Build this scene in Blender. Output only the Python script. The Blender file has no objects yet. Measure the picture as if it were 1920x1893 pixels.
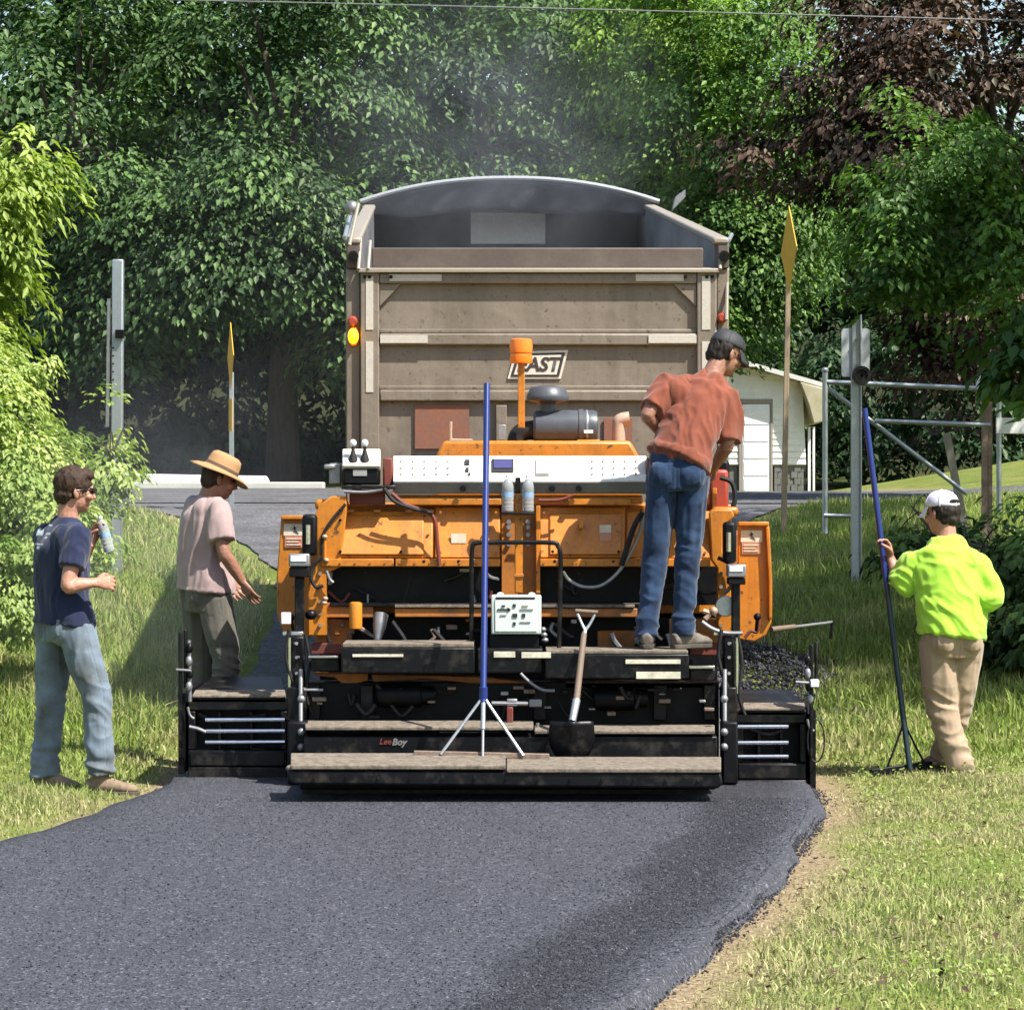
import bpy, bmesh, math, random
import numpy as np
from mathutils import Vector, Matrix, noise as mnoise

# ------------------------------------------------------------------ camera, sky, sun, exposure
SC = bpy.context.scene
FPX, HZ, CZ = 5976.0, 900.0, 1.75          # focal length in photo pixels, horizon row, eye height
cam = bpy.data.objects.new('camera', bpy.data.cameras.new('camera'))
SC.collection.objects.link(cam)
cam.location = (0, 0, CZ)
cam.rotation_euler = (math.radians(90), 0, 0)
cam.data.sensor_width = 36.0
cam.data.lens = 36.0 * FPX / 1920.0
cam.data.shift_y = (HZ - 946.5) / 1920.0
cam.data.clip_start = 0.1
cam.data.clip_end = 2000.0
SC.camera = cam

SUN_DIR = Vector((0.56, -0.42, 1.0)).normalized()
world = bpy.data.worlds.new('World')
SC.world = world
world.use_nodes = True
wn = world.node_tree
sky = wn.nodes.new('ShaderNodeTexSky')
sky.sky_type = 'NISHITA'
sky.sun_disc = False
sky.sun_elevation = math.asin(SUN_DIR.z)
sky.sun_rotation = math.atan2(SUN_DIR.x, SUN_DIR.y)
sky.air_density = 1.2
sky.dust_density = 1.5
wn.links.new(sky.outputs[0], wn.nodes['Background'].inputs[0])
wn.nodes['Background'].inputs[1].default_value = 0.10

sl = bpy.data.lights.new('sun', 'SUN')
sl.energy = 5.0
sl.angle = math.radians(0.55)
sl.color = (1.0, 0.955, 0.88)
sun = bpy.data.objects.new('sun', sl)
sun.rotation_euler = SUN_DIR.to_track_quat('Z', 'Y').to_euler()
sun.location = (20, -10, 40)
SC.collection.objects.link(sun)

SC.view_settings.view_transform = 'Standard'
SC.view_settings.look = 'None'
SC.view_settings.gamma = 1.0
SC.view_settings.use_curve_mapping = False
SC.view_settings.exposure = 1.0
SC.cycles.max_bounces = 6
SC.cycles.diffuse_bounces = 3
SC.cycles.glossy_bounces = 3
SC.cycles.transmission_bounces = 5
SC.cycles.transparent_max_bounces = 6
SC.cycles.caustics_reflective = False
SC.cycles.caustics_refractive = False
SC.cycles.use_adaptive_sampling = True
SC.cycles.adaptive_threshold = 0.02
SC.cycles.use_denoising = True

random.seed(7)
RNG = np.random.default_rng(7)
V = Vector


def P(x, y, Y):
    """world point seen at photo pixel (x, y) when it stands Y metres away"""
    return V(((x - 960.0) * Y / FPX, Y, CZ + (HZ - y) * Y / FPX))


def srgb(r, g, b):
    def f(c):
        c /= 255.0
        return c / 12.92 if c <= 0.04045 else ((c + 0.055) / 1.055) ** 2.4
    return (f(r), f(g), f(b))


# ------------------------------------------------------------------ materials
MATS = {}


def new_mat(name):
    m = bpy.data.materials.new(name)
    m.use_nodes = True
    nt = m.node_tree
    return m, nt, nt.nodes['Principled BSDF']


def N(nt, kind, **kw):
    n = nt.nodes.new(kind)
    for k, v in kw.items():
        setattr(n, k, v)
    return n


def noise_node(nt, scale, detail=4, rough=0.6, coord='Object', stretch=None):
    tc = N(nt, 'ShaderNodeTexCoord')
    t = N(nt, 'ShaderNodeTexNoise')
    t.inputs['Scale'].default_value = scale
    t.inputs['Detail'].default_value = detail
    t.inputs['Roughness'].default_value = rough
    if stretch:
        mp = N(nt, 'ShaderNodeMapping')
        mp.inputs['Scale'].default_value = stretch
        nt.links.new(tc.outputs[coord], mp.inputs[0])
        nt.links.new(mp.outputs[0], t.inputs['Vector'])
    else:
        nt.links.new(tc.outputs[coord], t.inputs['Vector'])
    return t


def ramp(nt, fac, stops):
    r = N(nt, 'ShaderNodeValToRGB')
    el = r.color_ramp.elements
    while len(el) < len(stops):
        el.new(0.5)
    for e, (p, c) in zip(el, stops):
        e.position = p
        e.color = (*c, 1) if len(c) == 3 else c
    nt.links.new(fac, r.inputs[0])
    return r


def mixc(nt, fac, a, b, mode='MIX'):
    m = N(nt, 'ShaderNodeMix', data_type='RGBA', blend_type=mode)
    for sock, val in ((m.inputs[0], fac), (m.inputs[6], a), (m.inputs[7], b)):
        if hasattr(val, 'links') or isinstance(val, bpy.types.NodeSocket):
            nt.links.new(val, sock)
        elif isinstance(val, (int, float)):
            sock.default_value = val
        else:
            sock.default_value = (*val, 1)
    return m.outputs[2]


def bump(nt, bsdf, height, strength, dist=0.01):
    b = N(nt, 'ShaderNodeBump')
    b.inputs['Strength'].default_value = strength
    b.inputs['Distance'].default_value = dist
    nt.links.new(height, b.inputs['Height'])
    nt.links.new(b.outputs[0], bsdf.inputs['Normal'])


def paint(name, col, rough=0.45, metal=0.0, grime=(0.06, 0.05, 0.04), amount=0.35, scale=6.0, bmp=0.08,
          streak=None, spec=0.5, fine=60.0, lo=0.42, hi=0.72, specks=0.0, dents=0.0):
    """painted or bare surface with blotchy wear of a fixed shape"""
    m, nt, b = new_mat(name)
    n1 = noise_node(nt, scale, 7, 0.65, stretch=streak)
    f = ramp(nt, n1.outputs[0], [(lo, (0, 0, 0)), (hi, (amount,) * 3)])
    n2 = noise_node(nt, fine, 4, 0.6)
    f2 = ramp(nt, n2.outputs[0], [(0.30, (0.88,) * 3), (0.75, (1.1,) * 3)])
    c = mixc(nt, 1.0, col, f2.outputs[0], 'MULTIPLY')
    c = mixc(nt, f.outputs[0], c, grime)
    if specks:
        n4 = noise_node(nt, 22, 5, 0.7)
        f4 = ramp(nt, n4.outputs[0], [(0.60, (0, 0, 0)), (0.66, (specks,) * 3)])
        c = mixc(nt, f4.outputs[0], c, (0.022, 0.019, 0.017))
        n5 = noise_node(nt, 3.0, 6, 0.7, stretch=(5, 5, 0.35))
        f5 = ramp(nt, n5.outputs[0], [(0.50, (0, 0, 0)), (0.75, (specks * 0.55,) * 3)])
        c = mixc(nt, f5.outputs[0], c, grime)
    nt.links.new(c, b.inputs['Base Color'])
    b.inputs['Roughness'].default_value = rough
    b.inputs['Metallic'].default_value = metal
    b.inputs['Specular IOR Level'].default_value = spec
    if dents:
        n6 = noise_node(nt, 4.5, 2, 0.5)
        bump(nt, b, n6.outputs[0], dents, 0.05)
    elif bmp:
        bump(nt, b, n2.outputs[0], bmp, 0.004)
    MATS[name] = m
    return m


def cloth(name, col, col2=None, crease=(7, 7, 2.2), cstr=0.55, weave=420.0, rough=0.9, blotch=0.35, bscale=7.0, print_col=None, sheen=0.2):
    m, nt, b = new_mat(name)
    n1 = noise_node(nt, bscale, 5, 0.6)
    f = ramp(nt, n1.outputs[0], [(0.35, (0, 0, 0)), (0.7, (1, 1, 1))])
    c2 = col2 or tuple(x * (1 - blotch) for x in col)
    c = mixc(nt, f.outputs[0], col, c2)
    n2 = noise_node(nt, weave, 2, 0.5)
    f2 = ramp(nt, n2.outputs[0], [(0.3, (0.85,) * 3), (0.7, (1.12,) * 3)])
    c = mixc(nt, 1.0, c, f2.outputs[0], 'MULTIPLY')
    if print_col:
        at = N(nt, 'ShaderNodeAttribute', attribute_name='print')
        c = mixc(nt, at.outputs['Fac'], c, print_col)
    nt.links.new(c, b.inputs['Base Color'])
    b.inputs['Roughness'].default_value = rough
    b.inputs['Specular IOR Level'].default_value = 0.2
    b.inputs['Sheen Weight'].default_value = sheen
    n3 = noise_node(nt, 1.0, 4, 0.55, stretch=crease)
    n3.noise_type = 'RIDGED_MULTIFRACTAL'
    n3.inputs['Distortion'].default_value = 0.6
    bump(nt, b, n3.outputs[0], cstr, 0.018)
    MATS[name] = m
    return m


def leaf_mat(name, c_dark, c_light, trans=0.35, gloss=0.06, rough=0.4):
    m = bpy.data.materials.new(name)
    m.use_nodes = True
    nt = m.node_tree
    nt.nodes.clear()
    out = N(nt, 'ShaderNodeOutputMaterial')
    at = N(nt, 'ShaderNodeAttribute', attribute_name='rnd')
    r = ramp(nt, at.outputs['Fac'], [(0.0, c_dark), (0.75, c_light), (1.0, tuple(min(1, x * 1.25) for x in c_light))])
    d = N(nt, 'ShaderNodeBsdfDiffuse')
    t = N(nt, 'ShaderNodeBsdfTranslucent')
    g = N(nt, 'ShaderNodeBsdfGlossy')
    g.inputs['Roughness'].default_value = rough
    g.inputs['Color'].default_value = (0.75, 0.85, 0.6, 1)
    tc = mixc(nt, 1.0, r.outputs[0], (1.15, 1.25, 0.55), 'MULTIPLY')
    nt.links.new(r.outputs[0], d.inputs[0])
    nt.links.new(tc, t.inputs[0])
    m1 = N(nt, 'ShaderNodeMixShader')
    m1.inputs[0].default_value = trans
    nt.links.new(d.outputs[0], m1.inputs[1])
    nt.links.new(t.outputs[0], m1.inputs[2])
    m2 = N(nt, 'ShaderNodeMixShader')
    m2.inputs[0].default_value = gloss
    nt.links.new(m1.outputs[0], m2.inputs[1])
    nt.links.new(g.outputs[0], m2.inputs[2])
    nt.links.new(m2.outputs[0], out.inputs[0])
    MATS[name] = m
    return m


OR = (0.53, 0.180, 0.011)
paint('orange', OR, 0.45, amount=0.45, grime=(0.17, 0.062, 0.015), scale=5, specks=0.85, dents=0.14)
paint('orange_dirty', (0.42, 0.14, 0.018), 0.6, amount=0.85, grime=(0.08, 0.06, 0.045), scale=7)
paint('dark_red', (0.16, 0.025, 0.015), 0.6, amount=0.5)
paint('black_steel', (0.0035, 0.0035, 0.0045), 0.4, amount=0.85, grime=(0.040, 0.035, 0.030), scale=12, spec=0.25, lo=0.5, hi=0.72)
paint('black_matt', (0.0028, 0.0028, 0.004), 0.5, amount=0.7, grime=(0.016, 0.014, 0.013), scale=11, spec=0.2, lo=0.5, hi=0.75)
paint('black_rubber', (0.010, 0.010, 0.011), 0.6, spec=0.3, amount=0.3, grime=(0.07, 0.065, 0.06), scale=14)
paint('caked_dust', (0.20, 0.163, 0.122), 0.95, amount=0.9, grime=(0.055, 0.046, 0.038), scale=26, bmp=0.9, fine=70, lo=0.40, hi=0.70)
paint('chrome', (0.78, 0.79, 0.82), 0.22, 1.0, amount=0.2, grime=(0.3, 0.28, 0.26))
paint('grey_steel', (0.30, 0.30, 0.31), 0.45, 0.6, amount=0.5, grime=(0.10, 0.09, 0.08))
paint('rust_steel', (0.23, 0.17, 0.13), 0.8, 0.1, amount=0.8, grime=(0.09, 0.05, 0.035), scale=18, bmp=0.4)
paint('galvanised', (0.46, 0.49, 0.51), 0.42, 0.75, amount=0.4, grime=(0.28, 0.29, 0.30), scale=12)
paint('panel_white', (0.72, 0.68, 0.58), 0.5, amount=0.45, grime=(0.40, 0.33, 0.24), specks=0.3)
paint('panel_grey', (0.17, 0.165, 0.155), 0.5, amount=0.3)
paint('pale_box', (0.55, 0.60, 0.56), 0.5, amount=0.2, grime=(0.3, 0.3, 0.27))
paint('pale_face', (0.62, 0.70, 0.64), 0.5, amount=0.15, grime=(0.4, 0.42, 0.38))
paint('symbol_black', (0.02, 0.02, 0.02), 0.6, amount=0.1, bmp=0)
paint('symbol_grey', (0.30, 0.29, 0.28), 0.6, amount=0.1, bmp=0)
paint('display_blue', (0.06, 0.055, 0.15), 0.25, amount=0.1, bmp=0)
paint('decal_white', (0.66, 0.58, 0.46), 0.5, amount=0.5, grime=(0.45, 0.33, 0.2), bmp=0)
paint('decal_red', (0.50, 0.20, 0.13), 0.5, amount=0.5, grime=(0.5, 0.3, 0.15), bmp=0)
paint('reflective', (0.66, 0.63, 0.48), 0.4, amount=0.6, grime=(0.25, 0.22, 0.16), scale=20, bmp=0)
paint('reflect_white', (0.48, 0.45, 0.39), 0.4, amount=0.5, grime=(0.42, 0.38, 0.3), scale=20, bmp=0)
paint('amber', (0.95, 0.20, 0.015), 0.22, amount=0.05, bmp=0)
paint('air_grey', (0.055, 0.062, 0.075), 0.42, amount=0.3, grime=(0.14, 0.13, 0.12))
paint('pipe_tan', (0.48, 0.33, 0.24), 0.55, 0.2, amount=0.5, grime=(0.25, 0.13, 0.08))
paint('filter_orange', (0.60, 0.21, 0.014), 0.4, amount=0.25, grime=(0.3, 0.13, 0.03))
paint('red_tank', (0.32, 0.04, 0.02), 0.5, amount=0.4)
paint('gate_tan', (0.195, 0.160, 0.122), 0.5, amount=0.75, grime=(0.112, 0.090, 0.066), scale=3.0, streak=(1.6, 1, 0.3), specks=0.6, dents=0.28)
paint('gate_tan_light', (0.27, 0.235, 0.185), 0.5, amount=0.45, grime=(0.24, 0.20, 0.16), scale=4)
paint('bed_brown', (0.085, 0.062, 0.052), 0.65, amount=0.6, grime=(0.15, 0.12, 0.10), scale=4)
paint('bed_inside', (0.11, 0.11, 0.118), 0.6, amount=0.6, grime=(0.30, 0.29, 0.28), scale=2.5, streak=(1, 0.4, 1))
paint('tarp', (0.062, 0.066, 0.078), 0.5, amount=0.6, grime=(0.16, 0.165, 0.18), scale=3, bmp=0.3, fine=20)
paint('tarp_edge', (0.30, 0.31, 0.33), 0.5, amount=0.3, grime=(0.3, 0.3, 0.3))
paint('light_panel', (0.80, 0.82, 0.84), 0.5, amount=0.3, grime=(0.5, 0.5, 0.52))
paint('mud_red', (0.22, 0.085, 0.05), 0.8, amount=0.6, grime=(0.12, 0.09, 0.07), scale=9)
paint('emblem_plate', (0.62, 0.56, 0.47), 0.45, amount=0.2, grime=(0.4, 0.34, 0.26), bmp=0)
paint('emblem_dark', (0.035, 0.03, 0.028), 0.5, amount=0.2, bmp=0)
paint('blue_handle', (0.010, 0.026, 0.155), 0.32, amount=0.25, grime=(0.03, 0.04, 0.09), scale=20)
paint('dark_handle', (0.012, 0.03, 0.045), 0.4, amount=0.4, grime=(0.05, 0.05, 0.05), scale=20)
paint('wood_handle', (0.15, 0.105, 0.072), 0.7, amount=0.6, grime=(0.12, 0.09, 0.06), scale=14, streak=(1, 1, 0.12))
paint('wood_post', (0.36, 0.27, 0.17), 0.8, amount=0.7, grime=(0.16, 0.12, 0.08), scale=14, streak=(1, 1, 0.1), bmp=0.4)
paint('old_wood', (0.30, 0.27, 0.23), 0.85, amount=0.6, grime=(0.15, 0.13, 0.11), scale=14, streak=(1, 1, 0.1), bmp=0.4)
paint('sign_yellow', (0.78, 0.43, 0.03), 0.45, amount=0.3, grime=(0.45, 0.22, 0.03))
paint('sign_back', (0.52, 0.55, 0.58), 0.5, 0.35, amount=0.25, grime=(0.38, 0.40, 0.42))
paint('white_paint', (0.78, 0.78, 0.76), 0.6, amount=0.25, grime=(0.5, 0.5, 0.47), scale=5)
paint('shed_white', (0.84, 0.85, 0.83), 0.65, amount=0.3, grime=(0.45, 0.45, 0.40), scale=3)
paint('door_white', (0.84, 0.87, 0.91), 0.5, amount=0.15, grime=(0.5, 0.52, 0.53), scale=2)
paint('roof_moss', (0.42, 0.38, 0.28), 0.9, amount=0.8, grime=(0.26, 0.25, 0.10), scale=3, bmp=0.5)
paint('roof_edge', (0.60, 0.60, 0.56), 0.7, amount=0.4, grime=(0.35, 0.36, 0.28))
paint('block_grey', (0.16, 0.16, 0.15), 0.9, amount=0.6, grime=(0.08, 0.09, 0.07), scale=8, bmp=0.5)
paint('dark_gap', (0.02, 0.02, 0.02), 0.9, amount=0.1, bmp=0)
paint('concrete', (0.52, 0.51, 0.48), 0.9, amount=0.5, grime=(0.33, 0.32, 0.30), scale=3, bmp=0.5)
paint('wire', (0.16, 0.16, 0.16), 0.5, amount=0.1, bmp=0)
paint('bark', (0.085, 0.065, 0.05), 0.95, amount=0.7, grime=(0.04, 0.033, 0.027), scale=6, streak=(3, 3, 0.4), bmp=0.8, fine=14)
paint('skin', (0.42, 0.205, 0.135), 0.5, amount=0.5, grime=(0.36, 0.155, 0.10), scale=9, bmp=0.15, fine=150)
paint('skin_tan', (0.30, 0.145, 0.095), 0.5, amount=0.5, grime=(0.24, 0.10, 0.065), scale=9, bmp=0.15, fine=150)
paint('hair_brown', (0.032, 0.018, 0.011), 0.6, spec=0.25, amount=0.6, grime=(0.085, 0.048, 0.03), scale=40, bmp=0.8, fine=160, streak=(1, 1, 0.3))
paint('hair_dark', (0.016, 0.011, 0.009), 0.6, spec=0.2, amount=0.5, grime=(0.05, 0.04, 0.03), scale=40, bmp=0.8, fine=160)
paint('eye_dark', (0.015, 0.012, 0.01), 0.2, amount=0.0, bmp=0)
paint('lens_dark', (0.012, 0.012, 0.014), 0.12, amount=0.0, bmp=0)
paint('cap_black', (0.022, 0.023, 0.027), 0.7, amount=0.4, grime=(0.05, 0.05, 0.055), scale=12)
paint('cap_badge', (0.75, 0.76, 0.78), 0.4, amount=0.1, bmp=0)
paint('cap_white', (0.70, 0.68, 0.76), 0.85, amount=0.2, grime=(0.55, 0.53, 0.58))
paint('straw', (0.37, 0.215, 0.095), 0.85, amount=0.5, grime=(0.36, 0.21, 0.09), scale=20, bmp=0.5, fine=220)
paint('straw_band', (0.10, 0.06, 0.035), 0.85, amount=0.3)
paint('boot_tan', (0.25, 0.175, 0.115), 0.85, amount=0.8, grime=(0.09, 0.065, 0.045), scale=14, bmp=0.3)
paint('boot_dark', (0.11, 0.09, 0.075), 0.8, amount=0.6, grime=(0.28, 0.24, 0.19), scale=14, bmp=0.3)
paint('sole', (0.05, 0.042, 0.036), 0.9, amount=0.5, grime=(0.16, 0.13, 0.1))
paint('belt', (0.035, 0.028, 0.024), 0.55, amount=0.3)
cloth('navy_shirt', (0.020, 0.026, 0.062), (0.013, 0.018, 0.046), print_col=(0.42, 0.48, 0.52))
cloth('tan_shirt', (0.38, 0.275, 0.265), (0.30, 0.22, 0.205), bscale=3)
cloth('rust_shirt', (0.205, 0.060, 0.034), (0.155, 0.044, 0.026), bscale=3)
cloth('hivis', crease=(4, 4, 6), col=(0.40, 0.70, 0.065), col2=(0.36, 0.65, 0.055), print_col=(0.40, 0.62, 0.08), bscale=3)
cloth('jeans_pale', crease=(4, 4, 9), col=(0.165, 0.215, 0.27), col2=(0.075, 0.076, 0.068), bscale=5)
cloth('jeans_dark', crease=(5, 5, 9), col=(0.006, 0.015, 0.042), col2=(0.026, 0.056, 0.118), bscale=9)
cloth('olive_pants', crease=(5, 5, 8), col=(0.125, 0.115, 0.095), col2=(0.10, 0.095, 0.08))
cloth('khaki_pants', crease=(5, 5, 9), col=(0.37, 0.275, 0.185), col2=(0.31, 0.225, 0.15))
leaf_mat('leaf_dark', (0.011, 0.032, 0.015), (0.105, 0.185, 0.055), 0.30, 0.03, 0.5)  # dark end lowered: the wood's deep shade is put into the leaf colour
leaf_mat('leaf_mid', (0.040, 0.092, 0.024), (0.14, 0.25, 0.05), 0.36, 0.03, 0.5)
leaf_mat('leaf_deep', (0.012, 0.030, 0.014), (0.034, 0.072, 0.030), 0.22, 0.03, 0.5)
leaf_mat('leaf_bright', (0.075, 0.16, 0.022), (0.235, 0.36, 0.050), 0.40, 0.03, 0.5)
leaf_mat('leaf_lime', (0.14, 0.22, 0.035), (0.34, 0.42, 0.095), 0.42, 0.03, 0.5)
leaf_mat('leaf_copper', (0.014, 0.009, 0.011), (0.105, 0.062, 0.050), 0.20, 0.03, 0.5)
leaf_mat('weed', (0.17, 0.26, 0.055), (0.42, 0.49, 0.17), 0.40, 0.03, 0.5)


def glow(name, col, strength):
    m, nt, b = new_mat(name)
    b.inputs['Base Color'].default_value = (*col, 1)
    b.inputs['Emission Color'].default_value = (*col, 1)
    b.inputs['Emission Strength'].default_value = strength
    MATS[name] = m


glow('lamp_amber', (1.0, 0.50, 0.01), 1.6)
m, nt, b = new_mat('clear_plastic')
b.inputs['Base Color'].default_value = (0.93, 0.97, 0.99, 1)
b.inputs['Transmission Weight'].default_value = 0.75
b.inputs['Roughness'].default_value = 0.12
b.inputs['IOR'].default_value = 1.25
MATS['clear_plastic'] = m
paint('bottle_label', (0.22, 0.34, 0.50), 0.4, amount=0.1, bmp=0)
paint('cap_plastic', (0.75, 0.78, 0.82), 0.4, amount=0.0, bmp=0)


# ground, grass, asphalt, gravel
def mat_asphalt():
    m, nt, b = new_mat('asphalt')
    tc = N(nt, 'ShaderNodeTexCoord')
    vor = N(nt, 'ShaderNodeTexVoronoi')
    vor.inputs['Scale'].default_value = 110
    vor.inputs['Randomness'].default_value = 1
    nt.links.new(tc.outputs['Object'], vor.inputs['Vector'])
    n1 = noise_node(nt, 46, 6, 0.75)
    n2 = noise_node(nt, 1.0, 5, 0.65, stretch=(3.0, 0.35, 1))
    at = N(nt, 'ShaderNodeAttribute', attribute_name='loose')
    sep = N(nt, 'ShaderNodeSeparateColor')
    nt.links.new(vor.outputs['Color'], sep.inputs[0])
    c1 = ramp(nt, sep.outputs[0], [(0.0, (0.025, 0.025, 0.031)), (0.5, (0.056, 0.057, 0.070)), (0.93, (0.092, 0.094, 0.113)), (1.0, (0.24, 0.24, 0.26))])
    c2 = ramp(nt, n1.outputs[0], [(0.34, (0.38, 0.38, 0.40)), (0.62, (1.2, 1.2, 1.2))])
    c = mixc(nt, 1.0, c1.outputs[0], c2.outputs[0], 'MULTIPLY')
    c3 = ramp(nt, n2.outputs[0], [(0.3, (0.86, 0.86, 0.86)), (0.7, (1.12, 1.12, 1.12))])
    c = mixc(nt, 1.0, c, c3.outputs[0], 'MULTIPLY')
    n7 = noise_node(nt, 17, 5, 0.8)
    lz = ramp(nt, n7.outputs[0], [(0.40, (0.42, 0.42, 0.44)), (0.60, (1.0, 1.0, 1.0))])
    c = mixc(nt, at.outputs['Fac'], c, mixc(nt, 1.0, c, lz.outputs[0], 'MULTIPLY'))
    nt.links.new(c, b.inputs['Base Color'])
    b.inputs['Roughness'].default_value = 0.62
    b.inputs['Specular IOR Level'].default_value = 0.45
    h = N(nt, 'ShaderNodeMath', operation='ADD')
    nt.links.new(n1.outputs[0], h.inputs[0])
    nt.links.new(vor.outputs['Distance'], h.inputs[1])
    mu = N(nt, 'ShaderNodeMath', operation='MULTIPLY_ADD')
    nt.links.new(at.outputs['Fac'], mu.inputs[0])
    mu.inputs[1].default_value = 0.5
    mu.inputs[2].default_value = 0.75
    bp = N(nt, 'ShaderNodeBump')
    bp.inputs['Distance'].default_value = 0.012
    nt.links.new(mu.outputs[0], bp.inputs['Strength'])
    nt.links.new(h.outputs[0], bp.inputs['Height'])
    nt.links.new(bp.outputs[0], b.inputs['Normal'])
    MATS['asphalt'] = m


mat_asphalt()


def mat_gravel():
    m, nt, b = new_mat('gravel')
    tc = N(nt, 'ShaderNodeTexCoord')
    vor = N(nt, 'ShaderNodeTexVoronoi')
    vor.inputs['Scale'].default_value = 30
    nt.links.new(tc.outputs['Object'], vor.inputs['Vector'])
    n1 = noise_node(nt, 1.2, 6, 0.7)
    c1 = ramp(nt, vor.outputs['Color'], [(0.0, (0.060, 0.059, 0.060)), (1.0, (0.155, 0.152, 0.160))])
    c2 = ramp(nt, n1.outputs[0], [(0.38, (0.62, 0.60, 0.57)), (0.62, (1.1, 1.1, 1.12))])
    c = mixc(nt, 1.0, c1.outputs[0], c2.outputs[0], 'MULTIPLY')
    nt.links.new(c, b.inputs['Base Color'])
    b.inputs['Roughness'].default_value = 0.9
    bump(nt, b, vor.outputs['Distance'], 0.8, 0.02)
    MATS['gravel'] = m


mat_gravel()


def mat_ground():
    m, nt, b = new_mat('ground')
    geo = N(nt, 'ShaderNodeNewGeometry')
    sep = N(nt, 'ShaderNodeSeparateXYZ')
    nt.links.new(geo.outputs['Position'], sep.inputs[0])
    n1 = noise_node(nt, 2.0, 6, 0.65)
    n2 = noise_node(nt, 35, 5, 0.7)
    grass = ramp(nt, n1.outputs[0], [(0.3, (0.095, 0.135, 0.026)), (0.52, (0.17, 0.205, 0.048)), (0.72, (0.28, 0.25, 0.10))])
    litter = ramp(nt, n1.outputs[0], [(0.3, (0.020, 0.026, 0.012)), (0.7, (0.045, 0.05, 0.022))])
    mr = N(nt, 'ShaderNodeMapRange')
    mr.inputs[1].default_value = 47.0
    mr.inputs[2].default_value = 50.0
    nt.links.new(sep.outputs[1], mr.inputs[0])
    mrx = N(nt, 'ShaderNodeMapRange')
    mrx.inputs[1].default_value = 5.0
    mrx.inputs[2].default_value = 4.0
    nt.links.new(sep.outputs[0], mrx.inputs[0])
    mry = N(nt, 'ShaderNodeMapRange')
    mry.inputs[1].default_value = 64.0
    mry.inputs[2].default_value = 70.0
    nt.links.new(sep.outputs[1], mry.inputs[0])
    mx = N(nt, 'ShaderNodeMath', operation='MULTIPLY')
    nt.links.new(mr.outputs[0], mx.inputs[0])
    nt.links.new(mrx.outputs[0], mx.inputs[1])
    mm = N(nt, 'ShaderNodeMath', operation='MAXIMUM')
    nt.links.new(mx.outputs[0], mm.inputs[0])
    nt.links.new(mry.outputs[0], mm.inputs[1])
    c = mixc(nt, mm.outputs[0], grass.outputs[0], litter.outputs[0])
    at = N(nt, 'ShaderNodeAttribute', attribute_name='soil')
    soil = ramp(nt, n2.outputs[0], [(0.3, (0.17, 0.12, 0.075)), (0.7, (0.42, 0.32, 0.20))])
    c = mixc(nt, at.outputs['Fac'], c, soil.outputs[0])
    f2 = ramp(nt, n2.outputs[0], [(0.3, (0.6,) * 3), (0.7, (1.25,) * 3)])
    c = mixc(nt, 1.0, c, f2.outputs[0], 'MULTIPLY')
    nt.links.new(c, b.inputs['Base Color'])
    b.inputs['Roughness'].default_value = 0.95
    b.inputs['Specular IOR Level'].default_value = 0.1
    bump(nt, b, n2.outputs[0], 0.8, 0.03)
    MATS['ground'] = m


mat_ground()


def mat_grass():
    m = bpy.data.materials.new('grass')
    m.use_nodes = True
    nt = m.node_tree
    nt.nodes.clear()
    out = N(nt, 'ShaderNodeOutputMaterial')
    a1 = N(nt, 'ShaderNodeAttribute', attribute_name='rnd')
    a2 = N(nt, 'ShaderNodeAttribute', attribute_name='dry')
    g = ramp(nt, a1.outputs['Fac'], [(0.0, (0.10, 0.155, 0.028)), (0.6, (0.26, 0.345, 0.078)), (1.0, (0.43, 0.49, 0.18))])
    s = ramp(nt, a1.outputs['Fac'], [(0.0, (0.26, 0.22, 0.11)), (1.0, (0.64, 0.56, 0.34))])
    c = mixc(nt, a2.outputs['Fac'], g.outputs[0], s.outputs[0])
    d = N(nt, 'ShaderNodeBsdfDiffuse')
    t = N(nt, 'ShaderNodeBsdfTranslucent')
    nt.links.new(c, d.inputs[0])
    nt.links.new(c, t.inputs[0])
    mx = N(nt, 'ShaderNodeMixShader')
    mx.inputs[0].default_value = 0.3
    nt.links.new(d.outputs[0], mx.inputs[1])
    nt.links.new(t.outputs[0], mx.inputs[2])
    nt.links.new(mx.outputs[0], out.inputs[0])
    MATS['grass'] = m


mat_grass()

# ------------------------------------------------------------------ mesh helpers
ROOT = {}
COL = SC.collection


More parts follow.
